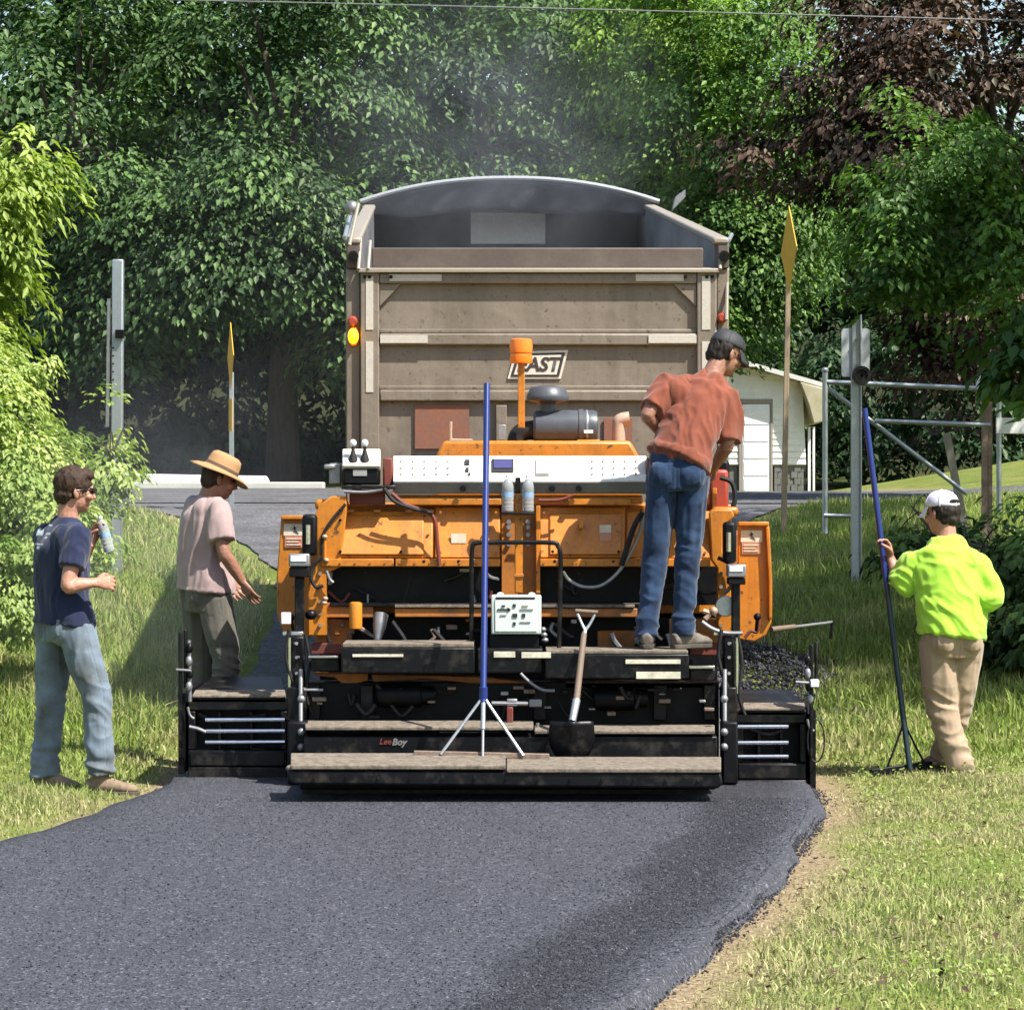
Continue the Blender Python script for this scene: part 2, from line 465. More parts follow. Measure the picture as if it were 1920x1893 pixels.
class MB:
    def __init__(self):
        self.v, self.f = [], []

    def add(self, verts, faces):
        o = len(self.v)
        self.v.extend(V(p) for p in verts)
        self.f.extend([tuple(i + o for i in fc) for fc in faces])
        return self

    def box(self, x0, x1, y0, y1, z0, z1):
        vs = [(x, y, z) for z in (z0, z1) for y in (y0, y1) for x in (x0, x1)]
        return self.add(vs, [(0, 2, 3, 1), (4, 5, 7, 6), (0, 1, 5, 4), (2, 6, 7, 3), (0, 4, 6, 2), (1, 3, 7, 5)])

    def pbox(self, px0, py0, px1, py1, Y, d):
        a, b2 = P(px0, py1, Y), P(px1, py0, Y)
        return self.box(a.x, b2.x, Y, Y + d, a.z, b2.z)

    def prism(self, pts, dv):
        n = len(pts)
        dv = V(dv)
        vs = [V(p) for p in pts] + [V(p) + dv for p in pts]
        fs = [tuple(range(n)), tuple(range(2 * n - 1, n - 1, -1))]
        fs += [(i, i + n, (i + 1) % n + n, (i + 1) % n) for i in range(n)]
        return self.add(vs, fs)

    def ppoly(self, pxs, Y, d):
        return self.prism([P(x, y, Y) for x, y in pxs], (0, d, 0))

    def cyl(self, p0, p1, r0, r1=None, n=14):
        p0, p1 = V(p0), V(p1)
        r1 = r0 if r1 is None else r1
        return self.tube([p0, p1], [r0, r1], n)

    def tube(self, pts, r, n=8, spline=0):
        pts = [V(p) for p in pts]
        rs = list(r) if isinstance(r, (list, tuple)) else [r] * len(pts)
        if spline and len(pts) > 2:
            pts, rs = catmull(pts, rs, spline)
        return self.loft(pts, [(a, a) for a in rs], n=n)

    def loft(self, pts, rad, ref=None, n=12, cap=True):
        pts = [V(p) for p in pts]
        m = len(pts)
        vs, fs = [], []
        s_prev = None
        for i, p in enumerate(pts):
            t = (pts[min(i + 1, m - 1)] - pts[max(i - 1, 0)])
            if t.length < 1e-9:
                t = V((0, 0, 1))
            t.normalize()
            if ref is not None:
                rr = ref[i] if isinstance(ref, list) else V(ref)
            elif s_prev is not None:
                rr = s_prev
            else:
                rr = V((1, 0, 0)) if abs(t.x) < 0.85 else V((0, 1, 0))
            s = rr - t * rr.dot(t)
            if s.length < 1e-6:
                s = t.orthogonal()
            s.normalize()
            s_prev = s
            o = t.cross(s)
            a, b2 = rad[i]
            for k in range(n):
                th = 2 * math.pi * k / n
                vs.append(p + s * (a * math.cos(th)) + o * (b2 * math.sin(th)))
        for i in range(m - 1):
            for k in range(n):
                k2 = (k + 1) % n
                fs.append((i * n + k, i * n + k2, (i + 1) * n + k2, (i + 1) * n + k))
        if cap:
            fs.append(tuple(range(n - 1, -1, -1)))
            fs.append(tuple((m - 1) * n + k for k in range(n)))
        return self.add(vs, fs)

    def ell(self, c, r, axes=None, n=14, rings=9):
        """ellipsoid with radii r along axes (3 vectors)"""
        c = V(c)
        ax = axes or (V((1, 0, 0)), V((0, 1, 0)), V((0, 0, 1)))
        vs, fs = [], []
        for i in range(1, rings):
            ph = math.pi * i / rings
            for k in range(n):
                th = 2 * math.pi * k / n
                vs.append(c + ax[0] * (r[0] * math.sin(ph) * math.cos(th)) + ax[1] * (r[1] * math.sin(ph) * math.sin(th)) + ax[2] * (r[2] * math.cos(ph)))
        top, bot = len(vs), len(vs) + 1
        vs += [c + ax[2] * r[2], c - ax[2] * r[2]]
        for i in range(rings - 2):
            for k in range(n):
                k2 = (k + 1) % n
                fs.append((i * n + k, (i + 1) * n + k, (i + 1) * n + k2, i * n + k2))
        for k in range(n):
            k2 = (k + 1) % n
            fs.append((top, k, k2))
            fs.append((bot, (rings - 2) * n + k2, (rings - 2) * n + k))
        return self.add(vs, fs)

    def lathe(self, prof, c, axis=V((0, 0, 1)), n=20, sx=1.0, sy=1.0, ref=None):
        """revolve (radius, height) profile around axis at c"""
        c, axis = V(c), V(axis).normalized()
        s = (V(ref) if ref is not None else (V((1, 0, 0)) if abs(axis.x) < 0.9 else V((0, 1, 0))))
        s = (s - axis * s.dot(axis)).normalized()
        o = axis.cross(s)
        vs, fs = [], []
        m = len(prof)
        for r, h in prof:
            for k in range(n):
                th = 2 * math.pi * k / n
                vs.append(c + axis * h + s * (r * sx * math.cos(th)) + o * (r * sy * math.sin(th)))
        for i in range(m - 1):
            for k in range(n):
                k2 = (k + 1) % n
                fs.append((i * n + k, i * n + k2, (i + 1) * n + k2, (i + 1) * n + k))
        fs.append(tuple(range(n - 1, -1, -1)))
        fs.append(tuple((m - 1) * n + k for k in range(n)))
        return self.add(vs, fs)

    def mesh(self, name, origin=V((0, 0, 0)), fix=True):
        me = bpy.data.meshes.new(name)
        me.from_pydata([tuple(p - origin) for p in self.v], [], self.f)
        if fix:
            bm = bmesh.new()
            bm.from_mesh(me)
            bmesh.ops.recalc_face_normals(bm, faces=bm.faces)
            bm.to_mesh(me)
            bm.free()
        return me

    def build(self, name, mat, parent=None, bevel=0.0, origin=None, angle=38):
        if parent is not None:
            origin = ROOT[parent]
        elif origin is None:
            origin = V((0, 0, 0))
        me = self.mesh(name, origin)
        return link_mesh(name, me, mat, parent, origin, bevel, angle)


def link_mesh(name, me, mat, parent, origin, bevel=0.0, angle=38):
    me.materials.append(MATS[mat])
    me.polygons.foreach_set('use_smooth', [True] * len(me.polygons))
    if angle:
        me.set_sharp_from_angle(angle=math.radians(angle))
    o = bpy.data.objects.new(name, me)
    COL.objects.link(o)
    if parent is not None:
        o.parent = parent
    else:
        o.location = origin
    ROOT[o] = V(origin)
    if bevel:
        md = o.modifiers.new('bevel', 'BEVEL')
        md.width = bevel
        md.segments = 2
        md.limit_method = 'ANGLE'
        md.angle_limit = math.radians(40)
        md.harden_normals = False
    return o


def catmull(pts, rs, sub):
    out, ro = [], []
    n = len(pts)
    for i in range(n - 1):
        p0, p1, p2, p3 = pts[max(i - 1, 0)], pts[i], pts[i + 1], pts[min(i + 2, n - 1)]
        for k in range(sub):
            t = k / sub
            out.append(0.5 * ((2 * p1) + (p2 - p0) * t + (2 * p0 - 5 * p1 + 4 * p2 - p3) * t * t + (3 * p1 - p0 - 3 * p2 + p3) * t ** 3))
            a, b2 = rs[i], rs[i + 1]
            tt = t * t * (3 - 2 * t)
            ro.append(tuple(x + (y - x) * tt for x, y in zip(a, b2)) if isinstance(a, tuple) else a + (b2 - a) * tt)
    out.append(pts[-1])
    ro.append(rs[-1])
    return out, ro


def tag(o, label, cat, group=None, kind=None):
    o['label'] = label
    o['category'] = cat
    if group:
        o['group'] = group
    if kind:
        o['kind'] = kind
    return o


def thing(name, label, cat, loc, group=None):
    o = bpy.data.objects.new(name, None)
    o.empty_display_size = 0.2
    COL.objects.link(o)
    o.location = loc
    ROOT[o] = V(loc)
    return tag(o, label, cat, group)


def attr(me, name, data, domain='POINT'):
    a = me.attributes.new(name, 'FLOAT', domain)
    a.data.foreach_set('value', np.asarray(data, dtype=np.float32))


def np_mesh(name, verts, faces_flat, per, mat, attrs=None, smooth=False):
    """mesh from numpy arrays; all faces have `per` corners"""
    me = bpy.data.meshes.new(name)
    nf = len(faces_flat) // per
    me.vertices.add(len(verts))
    me.vertices.foreach_set('co', np.asarray(verts, dtype=np.float32).ravel())
    me.loops.add(len(faces_flat))
    me.loops.foreach_set('vertex_index', np.asarray(faces_flat, dtype=np.int32))
    me.polygons.add(nf)
    me.polygons.foreach_set('loop_start', np.arange(0, nf * per, per, dtype=np.int32))
    me.polygons.foreach_set('loop_total', np.full(nf, per, dtype=np.int32))
    if smooth:
        me.polygons.foreach_set('use_smooth', np.ones(nf, dtype=bool))
    me.update(calc_edges=True)
    me.validate()
    for k, d in (attrs or {}).items():
        attr(me, k, d)
    me.materials.append(MATS[mat])
    return me


def text_mb(txt, size, place, shear=0.0, bold=0.0, depth=0.004, space=1.0):
    """lettering as geometry; place maps (u, v, w) to a world point"""
    cu = bpy.data.curves.new('lettering', 'FONT')
    cu.body = txt
    cu.size = size
    cu.shear = shear
    cu.offset = bold
    cu.extrude = depth / 2
    cu.space_character = space
    cu.align_x = 'CENTER'
    cu.align_y = 'CENTER'
    cu.resolution_u = 3
    ob = bpy.data.objects.new('lettering_tmp', cu)
    COL.objects.link(ob)
    dg = bpy.context.evaluated_depsgraph_get()
    me = bpy.data.meshes.new_from_object(ob.evaluated_get(dg))
    mb = MB()
    mb.add([place(*v.co) for v in me.vertices], [tuple(p.vertices) for p in me.polygons])
    bpy.data.objects.remove(ob)
    bpy.data.curves.remove(cu)
    bpy.data.meshes.remove(me)
    return mb


# ------------------------------------------------------------------ terrain
def sstep(x, a, b):
    t = np.clip((np.asarray(x, dtype=float) - a) / (b - a), 0, 1)
    return t * t * (3 - 2 * t)


def edge_r(y):
    return np.interp(y, [-10, 0, 5, 8, 10.5, 12.75, 14.9, 16.3, 17.5, 60], [-7, -3.6, -1.35, -0.3, 0.405, 0.94, 1.32, 1.54, 1.66, 1.66])


def edge_l(y):
    return edge_r(y) - np.interp(y, [0, 15, 17.6, 60], [3.7, 3.72, 3.60, 3.60])


def gravel_l(y):
    return np.interp(y, [17, 24, 28, 31, 34, 37, 39, 40, 41], [-1.95, -1.95, -2.05, -2.28, -2.9, -3.9, -5.2, -9, -30])


def gravel_r(y):
    return np.interp(y, [17, 24, 34, 38, 40, 41], [1.72, 1.74, 2.0, 3.2, 8, 30])


def gh(x, y):
    x = np.asarray(x, dtype=float)
    y = np.asarray(y, dtype=float)
    z = np.interp(y, [-50, 19.0, 20.0, 21.5, 38, 46, 50, 95, 140], [0, 0, 0.02, 0.11, 1.40, 1.60, 1.68, 13, 14])
    zr = np.interp(y, [-50, 19.0, 20.0, 21.5, 38, 46, 68, 110, 140], [0, 0, 0.02, 0.11, 1.40, 1.56, 1.45, 12, 13])
    z = z + (zr - z) * sstep(x, 1.2, 3.0)
    z = z + 0.16 * np.clip(x - 6.0, 0, 12) * sstep(y, 42, 52) * (1 - sstep(y, 64, 72))
    dl = np.where(y < 17.5, edge_l(y) - x, gravel_l(y) - x)
    dr = np.where(y < 17.5, x - edge_r(y), x - gravel_r(y))
    d = np.maximum(dl, dr)
    off = sstep(d, 0.05, 0.9) * (1 - sstep(y, 39, 40) * (1 - sstep(y, 46, 47)))
    nz = 0.030 * np.sin(x * 2.1 + 0.6 * y) * np.cos(y * 1.3 - 0.4 * x) + 0.02 * np.sin(4.3 * x + 1.7) * np.sin(3.7 * y)
    z = z + off * (nz + 0.03)
    z = z + sstep(dl, 0.2, 3.0) * 0.16 * sstep(y, 18, 22) * (1 - sstep(y, 36, 39))
    z = z + sstep(dr, 0.2, 3.0) * 0.22 * sstep(y, 19, 23) * (1 - sstep(y, 36, 39))
    return z


def g1(x, y):
    return float(gh(x, y))


def build_ground():
    xs = np.unique(np.concatenate([np.linspace(-90, -9, 18), np.arange(-9, 9.01, 0.2), np.linspace(9, 90, 18)]))
    ys = np.unique(np.concatenate([np.linspace(-25, 5, 12), np.arange(5, 48, 0.25), np.linspace(48, 150, 45)]))
    X, Y = np.meshgrid(xs, ys)
    Z = gh(X, Y)
    nx, ny = len(xs), len(ys)
    verts = np.stack([X.ravel(), Y.ravel(), Z.ravel()], 1)
    i = np.arange((ny - 1) * (nx - 1))
    r, c = i // (nx - 1), i % (nx - 1)
    a = r * nx + c
    faces = np.stack([a, a + 1, a + nx + 1, a + nx], 1).ravel()
    x, y = X.ravel(), Y.ravel()
    dr = x - edge_r(y)
    dl = edge_l(y) - x
    wob = 0.10 * np.sin(y * 3.1) + 0.08 * np.sin(y * 7.3 + 1) + 0.1 * np.sin(x * 5 + y)
    soil = (1 - sstep(dr, 0.08, 0.38 + wob)) * (dr > -0.6) * (y < 20)
    soil = np.maximum(soil, (1 - sstep(dl, 0.05, 0.24 + wob * 0.6)) * (dl > -0.6) * (y < 20))
    yard = sstep(x, 3.2, 4.0) * (1 - sstep(x, 6.2, 6.8)) * sstep(y, 46, 48) * (1 - sstep(y, 60, 62)) * 0.8
    me = np_mesh('ground', verts, faces, 4, 'ground', {'soil': np.maximum(soil, yard)}, smooth=True)
    o = bpy.data.objects.new('ground', me)
    COL.objects.link(o)
    o['kind'] = 'structure'


def strip(name, mat, y0, y1, fl, fr, lift, ncross, dy, kind='structure', drop=0.0, loose=False):
    ys = np.arange(y0, y1 + 1e-6, dy)
    t = np.linspace(0, 1, ncross)
    if drop:
        t = np.concatenate([[-0.012], t, [1.012]])
    L, R = fl(ys)[:, None], fr(ys)[:, None]
    jl = (0.02 * np.sin(ys * 2.9) + 0.010 * np.sin(ys * 7.7 + 2) + np.convolve(RNG.normal(0, 0.007, len(ys)), [0.25, 0.5, 0.25], 'same'))[:, None]
    jr = (0.025 * np.sin(ys * 2.3 + 1) + 0.012 * np.sin(ys * 6.1) + np.convolve(RNG.normal(0, 0.008, len(ys)), [0.25, 0.5, 0.25], 'same'))[:, None]
    X = (L + jl) + (R + jr - L - jl) * t[None, :]
    Y = np.repeat(ys[:, None], len(t), 1)
    Z = gh(X, Y) + lift
    if drop:
        Z[:, 0] -= drop
        Z[:, -1] -= drop
    nx = len(t)
    i = np.arange((len(ys) - 1) * (nx - 1))
    r, c = i // (nx - 1), i % (nx - 1)
    a = r * nx + c
    faces = np.stack([a, a + 1, a + nx + 1, a + nx], 1).ravel()
    at = {}
    if loose:
        d = R + 0 * X - X
        w = 0.12 * np.sin(Y * 2.3) + 0.08 * np.sin(Y * 5.1 + 1)
        lo = sstep(d, 0.06 + w * 0.2, 0.20 + w * 0.2) * (1 - sstep(d, 0.50 + w * 0.5, 0.62 + w * 0.5))
        dl = X - L
        lo = np.maximum(lo * 0.95, (1 - sstep(dl, 0.0, 0.25)) * 0.5)
        at['loose'] = lo.ravel()
    me = np_mesh(name, np.stack([X.ravel(), Y.ravel(), Z.ravel()], 1), faces, 4, mat, at, smooth=True)
    o = bpy.data.objects.new(name, me)
    COL.objects.link(o)
    o['kind'] = kind
    return o


build_ground()
strip('road', 'asphalt', 2.0, 18.3, edge_l, edge_r, 0.055, 60, 0.08, drop=0.075, loose=True)
strip('gravel_driveway', 'gravel', 18.2, 40.6, gravel_l, gravel_r, 0.02, 14, 0.06)
strip('far_road', 'gravel', 39.6, 46.2, lambda y: np.full_like(y, -45.0), lambda y: np.full_like(y, 45.0), 0.034, 90, 0.5)


# grass blades, weeds, crumbs
def blades(name, pts, h, w, lean, dry, mat='grass'):
    n = len(pts)
    ang = RNG.uniform(0, 2 * np.pi, n)
    la = RNG.uniform(0, 2 * np.pi, n)
    lm = np.abs(RNG.normal(0, lean, n)) * h
    side = np.stack([np.cos(ang), np.sin(ang), np.zeros(n)], 1) * (w / 2)[:, None]
    base = pts.copy()
    base[:, 2] -= 0.01
    mid = base + np.stack([np.cos(la) * lm * 0.3, np.sin(la) * lm * 0.3, h * 0.55], 1)
    tip = base + np.stack([np.cos(la) * lm, np.sin(la) * lm, h * np.clip(1 - 0.35 * (lm / h) ** 2, 0.3, 1)], 1)
    verts = np.stack([base - side, base + side, mid + side * 0.8, mid - side * 0.8, tip], 1).reshape(-1, 3)
    o = np.arange(n)[:, None] * 5
    tri = np.concatenate([o + 0, o + 1, o + 2, o + 0, o + 2, o + 3, o + 3, o + 2, o + 4], 1).ravel()
    rnd = np.repeat(np.clip(RNG.normal(0.5, 0.22, n), 0, 1), 5)
    me = np_mesh(name, verts, tri, 3, mat, {'rnd': rnd, 'dry': np.repeat(dry, 5)})
    ob = bpy.data.objects.new(name, me)
    COL.objects.link(ob)
    return ob


def in_view(x, y, margin=0.6):
    half = 960 * y / FPX + margin
    return np.abs(x) < half


def scatter(n, x0, x1, y0, y1, bias=1.0):
    x = RNG.uniform(x0, x1, n)
    y = y0 + (y1 - y0) * RNG.uniform(0, 1, n) ** bias
    k = in_view(x, y)
    return x[k], y[k]


def patch(x, y, s=1.0, ph=0.0):
    return (np.sin(x * 1.9 * s + 1.3 * np.sin(y * 0.9 * s + ph)) + np.sin(y * 1.5 * s + ph + 1.7 * np.sin(x * 1.1 * s)) + np.sin((x + y) * 3.1 * s + ph)) / 3


def grass_field(name, label, n, x0, x1, y0, y1, hmin, hmax, wd, lean, dryf, bias=1.0, edge=0.1):
    x, y = scatter(n, x0, x1, y0, y1, bias)
    dr = np.where(y < 17.9, x - edge_r(y), x - gravel_r(y))
    dl = np.where(y < 17.9, edge_l(y) - x, gravel_l(y) - x)
    d = np.maximum(dr, dl)
    pr = np.clip((d - edge) / 0.35, 0, 1) ** 0.8
    wobble = 0.55 + 0.45 * patch(x, y, 2.2, 2.0)
    k = (d > 0.02) & (RNG.uniform(0, 1, len(x)) < np.clip(pr + 0.25 * wobble * (d > 0.06), 0, 1)) & (y < 39.3)
    x, y, d = x[k], y[k], d[k]
    p = patch(x, y)
    h = hmin + (hmax - hmin) * np.clip(0.45 + 0.4 * p + RNG.normal(0, 0.22, len(x)), 0.05, 1.3)
    h *= np.clip(0.35 + d / 0.6, 0.35, 1)
    h *= 0.28 + 0.72 * sstep(y + 0.4 * p, 18.3, 21.5)
    z = gh(x, y)
    dry = np.clip(dryf + 0.35 * patch(x, y, 1.6, 4.0) + RNG.normal(0, 0.25, len(x)) + 0.75 * np.exp(-d / 0.28), 0, 1)
    w = wd * RNG.uniform(0.7, 1.4, len(x))
    o = blades(name, np.stack([x, y, z], 1), h, w, lean, dry)
    tag(o, label, 'grass', kind='stuff')


grass_field('mown_grass', 'short mown grass going to straw on the right of the new asphalt', 150000, -0.2, 5.0, 9.3, 19.5, 0.05, 0.26, 0.007, 0.9, 0.46, 1.15, 0.05)
grass_field('bank_grass', 'long green grass on the shaded bank right of the paver', 95000, 1.6, 6.0, 19.0, 39.0, 0.06, 0.20, 0.012, 0.6, 0.0, 1.3)
grass_field('field_grass', 'long sunlit grass on the slope left of the paver', 140000, -7.0, -1.8, 17.2, 39.0, 0.05, 0.21, 0.012, 0.65, 0.08, 1.25)
grass_field('verge_grass', 'trodden grass beside the left edge of the asphalt', 26000, -3.6, -1.7, 13.6, 18.2, 0.08, 0.30, 0.008, 0.8, 0.35)


# ------------------------------------------------------------------ trees and shrubs
def leaf_geo(pos, nrm, dirv, size, asp=0.55):
    """pointed leaves folded along the midrib: 2 tris each"""
    n = len(pos)
    d = dirv - nrm * np.sum(dirv * nrm, 1, keepdims=True)
    d /= np.linalg.norm(d, axis=1, keepdims=True) + 1e-9
    s = np.cross(nrm, d)
    sz = size[:, None]
    b = pos - d * sz * 0.5
    t = pos + d * sz * 0.5 - nrm * sz * 0.10
    m = pos - d * sz * 0.08
    l = m + s * sz * asp * 0.5 + nrm * sz * 0.08
    r = m - s * sz * asp * 0.5 + nrm * sz * 0.08
    verts = np.stack([b, r, t, l], 1).reshape(-1, 3)
    o = np.arange(n)[:, None] * 4
    tri = np.concatenate([o, o + 1, o + 2, o, o + 2, o + 3], 1).ravel()
    return verts, tri


def rand_unit(n):
    v = RNG.normal(0, 1, (n, 3))
    return v / np.linalg.norm(v, axis=1, keepdims=True)


def crown_points(c, r, ncl, shell=0.55, lump=0.25, zmin=None, cull=True):
    """cluster centres spread through a lumpy ellipsoid"""
    u = rand_unit(ncl)
    lum = 1 + lump * (np.sin(u[:, 0] * 5 + c[0]) * np.sin(u[:, 2] * 6 + c[1]) + 0.6 * np.sin(u[:, 1] * 9 + c[0] * 3))
    rad = (shell + (1 - shell) * RNG.uniform(0, 1, ncl) ** 0.7) * lum
    p = np.array(c) + u * np.array(r) * rad[:, None]
    if zmin is not None:
        p = p[p[:, 2] > zmin]
        u = u[:len(p)]
    return p


def foliage(cl, c, per, csize, lsize, droop=0.5, flat=0.45, updown=0.75, asp=0.55):
    """leafy sprays: flattened domes of leaves at each cluster centre"""
    ncl = len(cl)
    n = ncl * per
    cc = np.repeat(cl, per, 0)
    out = cc - np.array(c)
    out[:, 2] *= 0.4
    out /= np.linalg.norm(out, axis=1, keepdims=True) + 1e-6
    cs = np.repeat(csize * RNG.uniform(0.6, 1.4, ncl), per)
    a = RNG.uniform(0, 2 * np.pi, n)
    rr = np.sqrt(RNG.uniform(0, 1, n))
    off = np.stack([np.cos(a) * rr, np.sin(a) * rr, -droop * rr ** 2 + RNG.normal(0, flat * 0.4, n)], 1) * cs[:, None]
    pos = cc + off + out * (cs * 0.25)[:, None]
    rad = np.stack([np.cos(a), np.sin(a), np.zeros(n)], 1)
    nrm = np.stack([np.zeros(n), np.zeros(n), np.full(n, updown)], 1) + rad * (0.55 * rr)[:, None] + out * 0.35 + RNG.normal(0, 0.24, (n, 3)) + np.repeat(RNG.normal(0, 0.18, (ncl, 3)), per, 0)
    nrm /= np.linalg.norm(nrm, axis=1, keepdims=True)
    dirv = rad + out * 0.5 + np.array([0, 0, -0.55]) + RNG.normal(0, 0.3, (n, 3))
    size = lsize * RNG.uniform(0.6, 1.35, n)
    v, t = leaf_geo(pos, nrm, dirv, size, asp)
    crnd = np.repeat(np.clip(RNG.normal(0.40, 0.30, ncl), 0.02, 1), per)  # shade and highlights put into colour: most sprays dark, a few bright
    rnd = np.clip(crnd + RNG.normal(0, 0.12, n), 0, 1)
    return v, t, np.repeat(rnd, 4)


def limbs_mb(base, top, r0, targets, rng, wob=0.25):
    mb = MB()
    base, top = V(base), V(top)
    pts = [base]
    for k in range(1, 5):
        q = base.lerp(top, k / 4)
        pts.append(q + V((rng.uniform(-wob, wob) * 0.3, rng.uniform(-wob, wob) * 0.3, 0)))
    mb.tube(pts, [r0 * 1.25, r0, r0 * 0.8, r0 * 0.6, r0 * 0.25], 9, spline=3)
    for t in targets:
        t = V(t)
        k = rng.uniform(0.3, 0.9)
        s = base.lerp(top, k)
        m = s.lerp(t, 0.5) + V((0, 0, rng.uniform(0.0, 0.35)))
        mb.tube([s, m, t], [r0 * 0.32 * (1.1 - k * 0.5), r0 * 0.2, r0 * 0.05], 6, spline=3)
    return mb


def tree(name, label, base, parts, leaf, r0, per, csize, lsize, droop=0.5, seed=1, group=None, cat='tree', nl=14, lean=(0, 0), asp=0.55, wob=0.25, top=None):
    """parts: list of (centre, radii, clusters, shell) ellipsoids that make up the crown"""
    rng = random.Random(seed)
    base = V(base)
    root = thing(name, label, cat, base, group)
    vs, ts, rs, off = [], [], [], 0
    targets = []
    for (c, r, ncl, shell) in parts:
        cl = crown_points(c, r, ncl, shell)
        cl = cl[cl[:, 2] > base.z + 0.15]
        if len(cl) == 0:
            continue
        for q in cl[:: max(1, len(cl) // nl)]:
            targets.append(tuple(q))
        v, t, rn = foliage(cl, c, per, csize, lsize, droop, asp=asp)
        vs.append(v); ts.append(t + off); rs.append(rn)
        off += len(v)
    v = np.concatenate(vs) - np.array(base)
    me = np_mesh('crown', v, np.concatenate(ts), 3, leaf, {'rnd': np.concatenate(rs)})
    o = bpy.data.objects.new('crown', me)
    COL.objects.link(o)
    o.parent = root
    ROOT[o] = ROOT[root]
    topc = max(parts, key=lambda q: q[0][2])[0]
    top = top or (topc[0] + lean[0], topc[1] + lean[1], topc[2] + 0.3)
    limbs_mb(base - V((0, 0, 0.15)), top, r0, targets, rng, wob).build('trunk', 'bark', root)
    return root


WOOD = 'trees of the wood behind the trailer'
# back row on the hillside: (X, Y, crown z, rx, rz)
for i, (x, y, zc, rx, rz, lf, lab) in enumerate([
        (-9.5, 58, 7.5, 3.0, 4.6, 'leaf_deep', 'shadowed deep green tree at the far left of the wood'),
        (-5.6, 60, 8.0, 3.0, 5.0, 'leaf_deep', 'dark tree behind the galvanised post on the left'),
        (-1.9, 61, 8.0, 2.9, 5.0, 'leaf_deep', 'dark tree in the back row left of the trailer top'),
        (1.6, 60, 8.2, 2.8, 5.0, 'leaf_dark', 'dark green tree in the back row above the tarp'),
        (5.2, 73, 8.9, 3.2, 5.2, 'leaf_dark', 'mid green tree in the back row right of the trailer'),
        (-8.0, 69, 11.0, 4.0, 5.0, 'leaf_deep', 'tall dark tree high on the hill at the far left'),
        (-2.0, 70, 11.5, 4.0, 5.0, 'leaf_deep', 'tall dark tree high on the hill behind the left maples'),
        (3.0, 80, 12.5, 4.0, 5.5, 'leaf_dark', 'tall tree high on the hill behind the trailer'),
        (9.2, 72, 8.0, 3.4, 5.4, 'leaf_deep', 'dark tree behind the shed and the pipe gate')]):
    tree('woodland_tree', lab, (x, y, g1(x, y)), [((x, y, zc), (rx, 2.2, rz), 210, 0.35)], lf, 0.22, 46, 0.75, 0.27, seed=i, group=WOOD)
# front row; its bright and dark sprays are partly put into leaf colour
tree('maple_tree', 'dark green maple with bright sprays at the left top of the picture', (-6.8, 51, g1(-6.8, 51)),
     [((-6.8, 49.5, 7.6), (2.6, 2.2, 3.6), 125, 0.5), ((-5.6, 48.2, 5.2), (1.6, 1.4, 1.5), 100, 0.4)], 'leaf_dark', 0.24, 135, 0.72, 0.13, 0.75, seed=11, group=WOOD)
tree('maple_tree', 'dark green maple with tiered bright sprays left of the trailer', (-3.6, 50, g1(-3.6, 50)),
     [((-3.5, 49, 7.4), (2.3, 2.0, 3.2), 115, 0.5), ((-3.9, 47.5, 5.6), (1.9, 1.4, 1.2), 120, 0.4), ((-2.0, 47.8, 5.4), (1.2, 1.2, 1.4), 80, 0.4)], 'leaf_dark', 0.24, 135, 0.72, 0.13, 0.75, seed=12, group=WOOD)
tree('maple_tree', 'blue-green maple standing straight behind the trailer tarp', (-0.3, 51, g1(-0.3, 51)),
     [((-0.4, 49.6, 7.4), (2.1, 2.0, 3.2), 120, 0.5), ((0.3, 48.5, 5.0), (1.6, 1.4, 1.6), 120, 0.4)], 'leaf_dark', 0.22, 135, 0.72, 0.13, 0.75, seed=13, group=WOOD)
tree('ash_tree', 'sunlit yellow-green tree above the right end of the tarp', (2.0, 49, g1(2.0, 49)),
     [((2.1, 48.3, 8.2), (1.25, 1.5, 1.9), 150, 0.4), ((1.6, 47.5, 5.5), (1.25, 1.2, 1.3), 130, 0.4), ((2.3, 47.2, 4.9), (0.7, 0.9, 1.0), 60, 0.4)], 'leaf_bright', 0.16, 100, 0.50, 0.105, 0.7, seed=14, group=WOOD)
tree('elm_tree', 'mid green tree right of the trailer behind the wooden sign post', (2.2, 50, g1(2.2, 50)),
     [((3.5, 46.4, 7.2), (1.5, 1.6, 2.9), 230, 0.45), ((2.9, 45.6, 4.7), (0.95, 1.0, 1.3), 100, 0.4), ((3.7, 45.8, 5.4), (0.9, 0.9, 0.9), 60, 0.4)], 'leaf_mid', 0.18, 100, 0.50, 0.10, 0.7, seed=15, group=WOOD)
tree('copper_beech', 'copper beech with purple-brown leaves in the top right corner', (7.6, 43, g1(7.6, 43)),
     [((5.9, 41, 6.9), (2.5, 1.9, 2.6), 360, 0.35), ((4.9, 40.2, 6.3), (0.8, 1.0, 1.0), 50, 0.4), ((6.4, 42.5, 3.9), (1.6, 1.0, 1.3), 110, 0.4)], 'leaf_copper', 0.26, 70, 0.42, 0.115, seed=16)
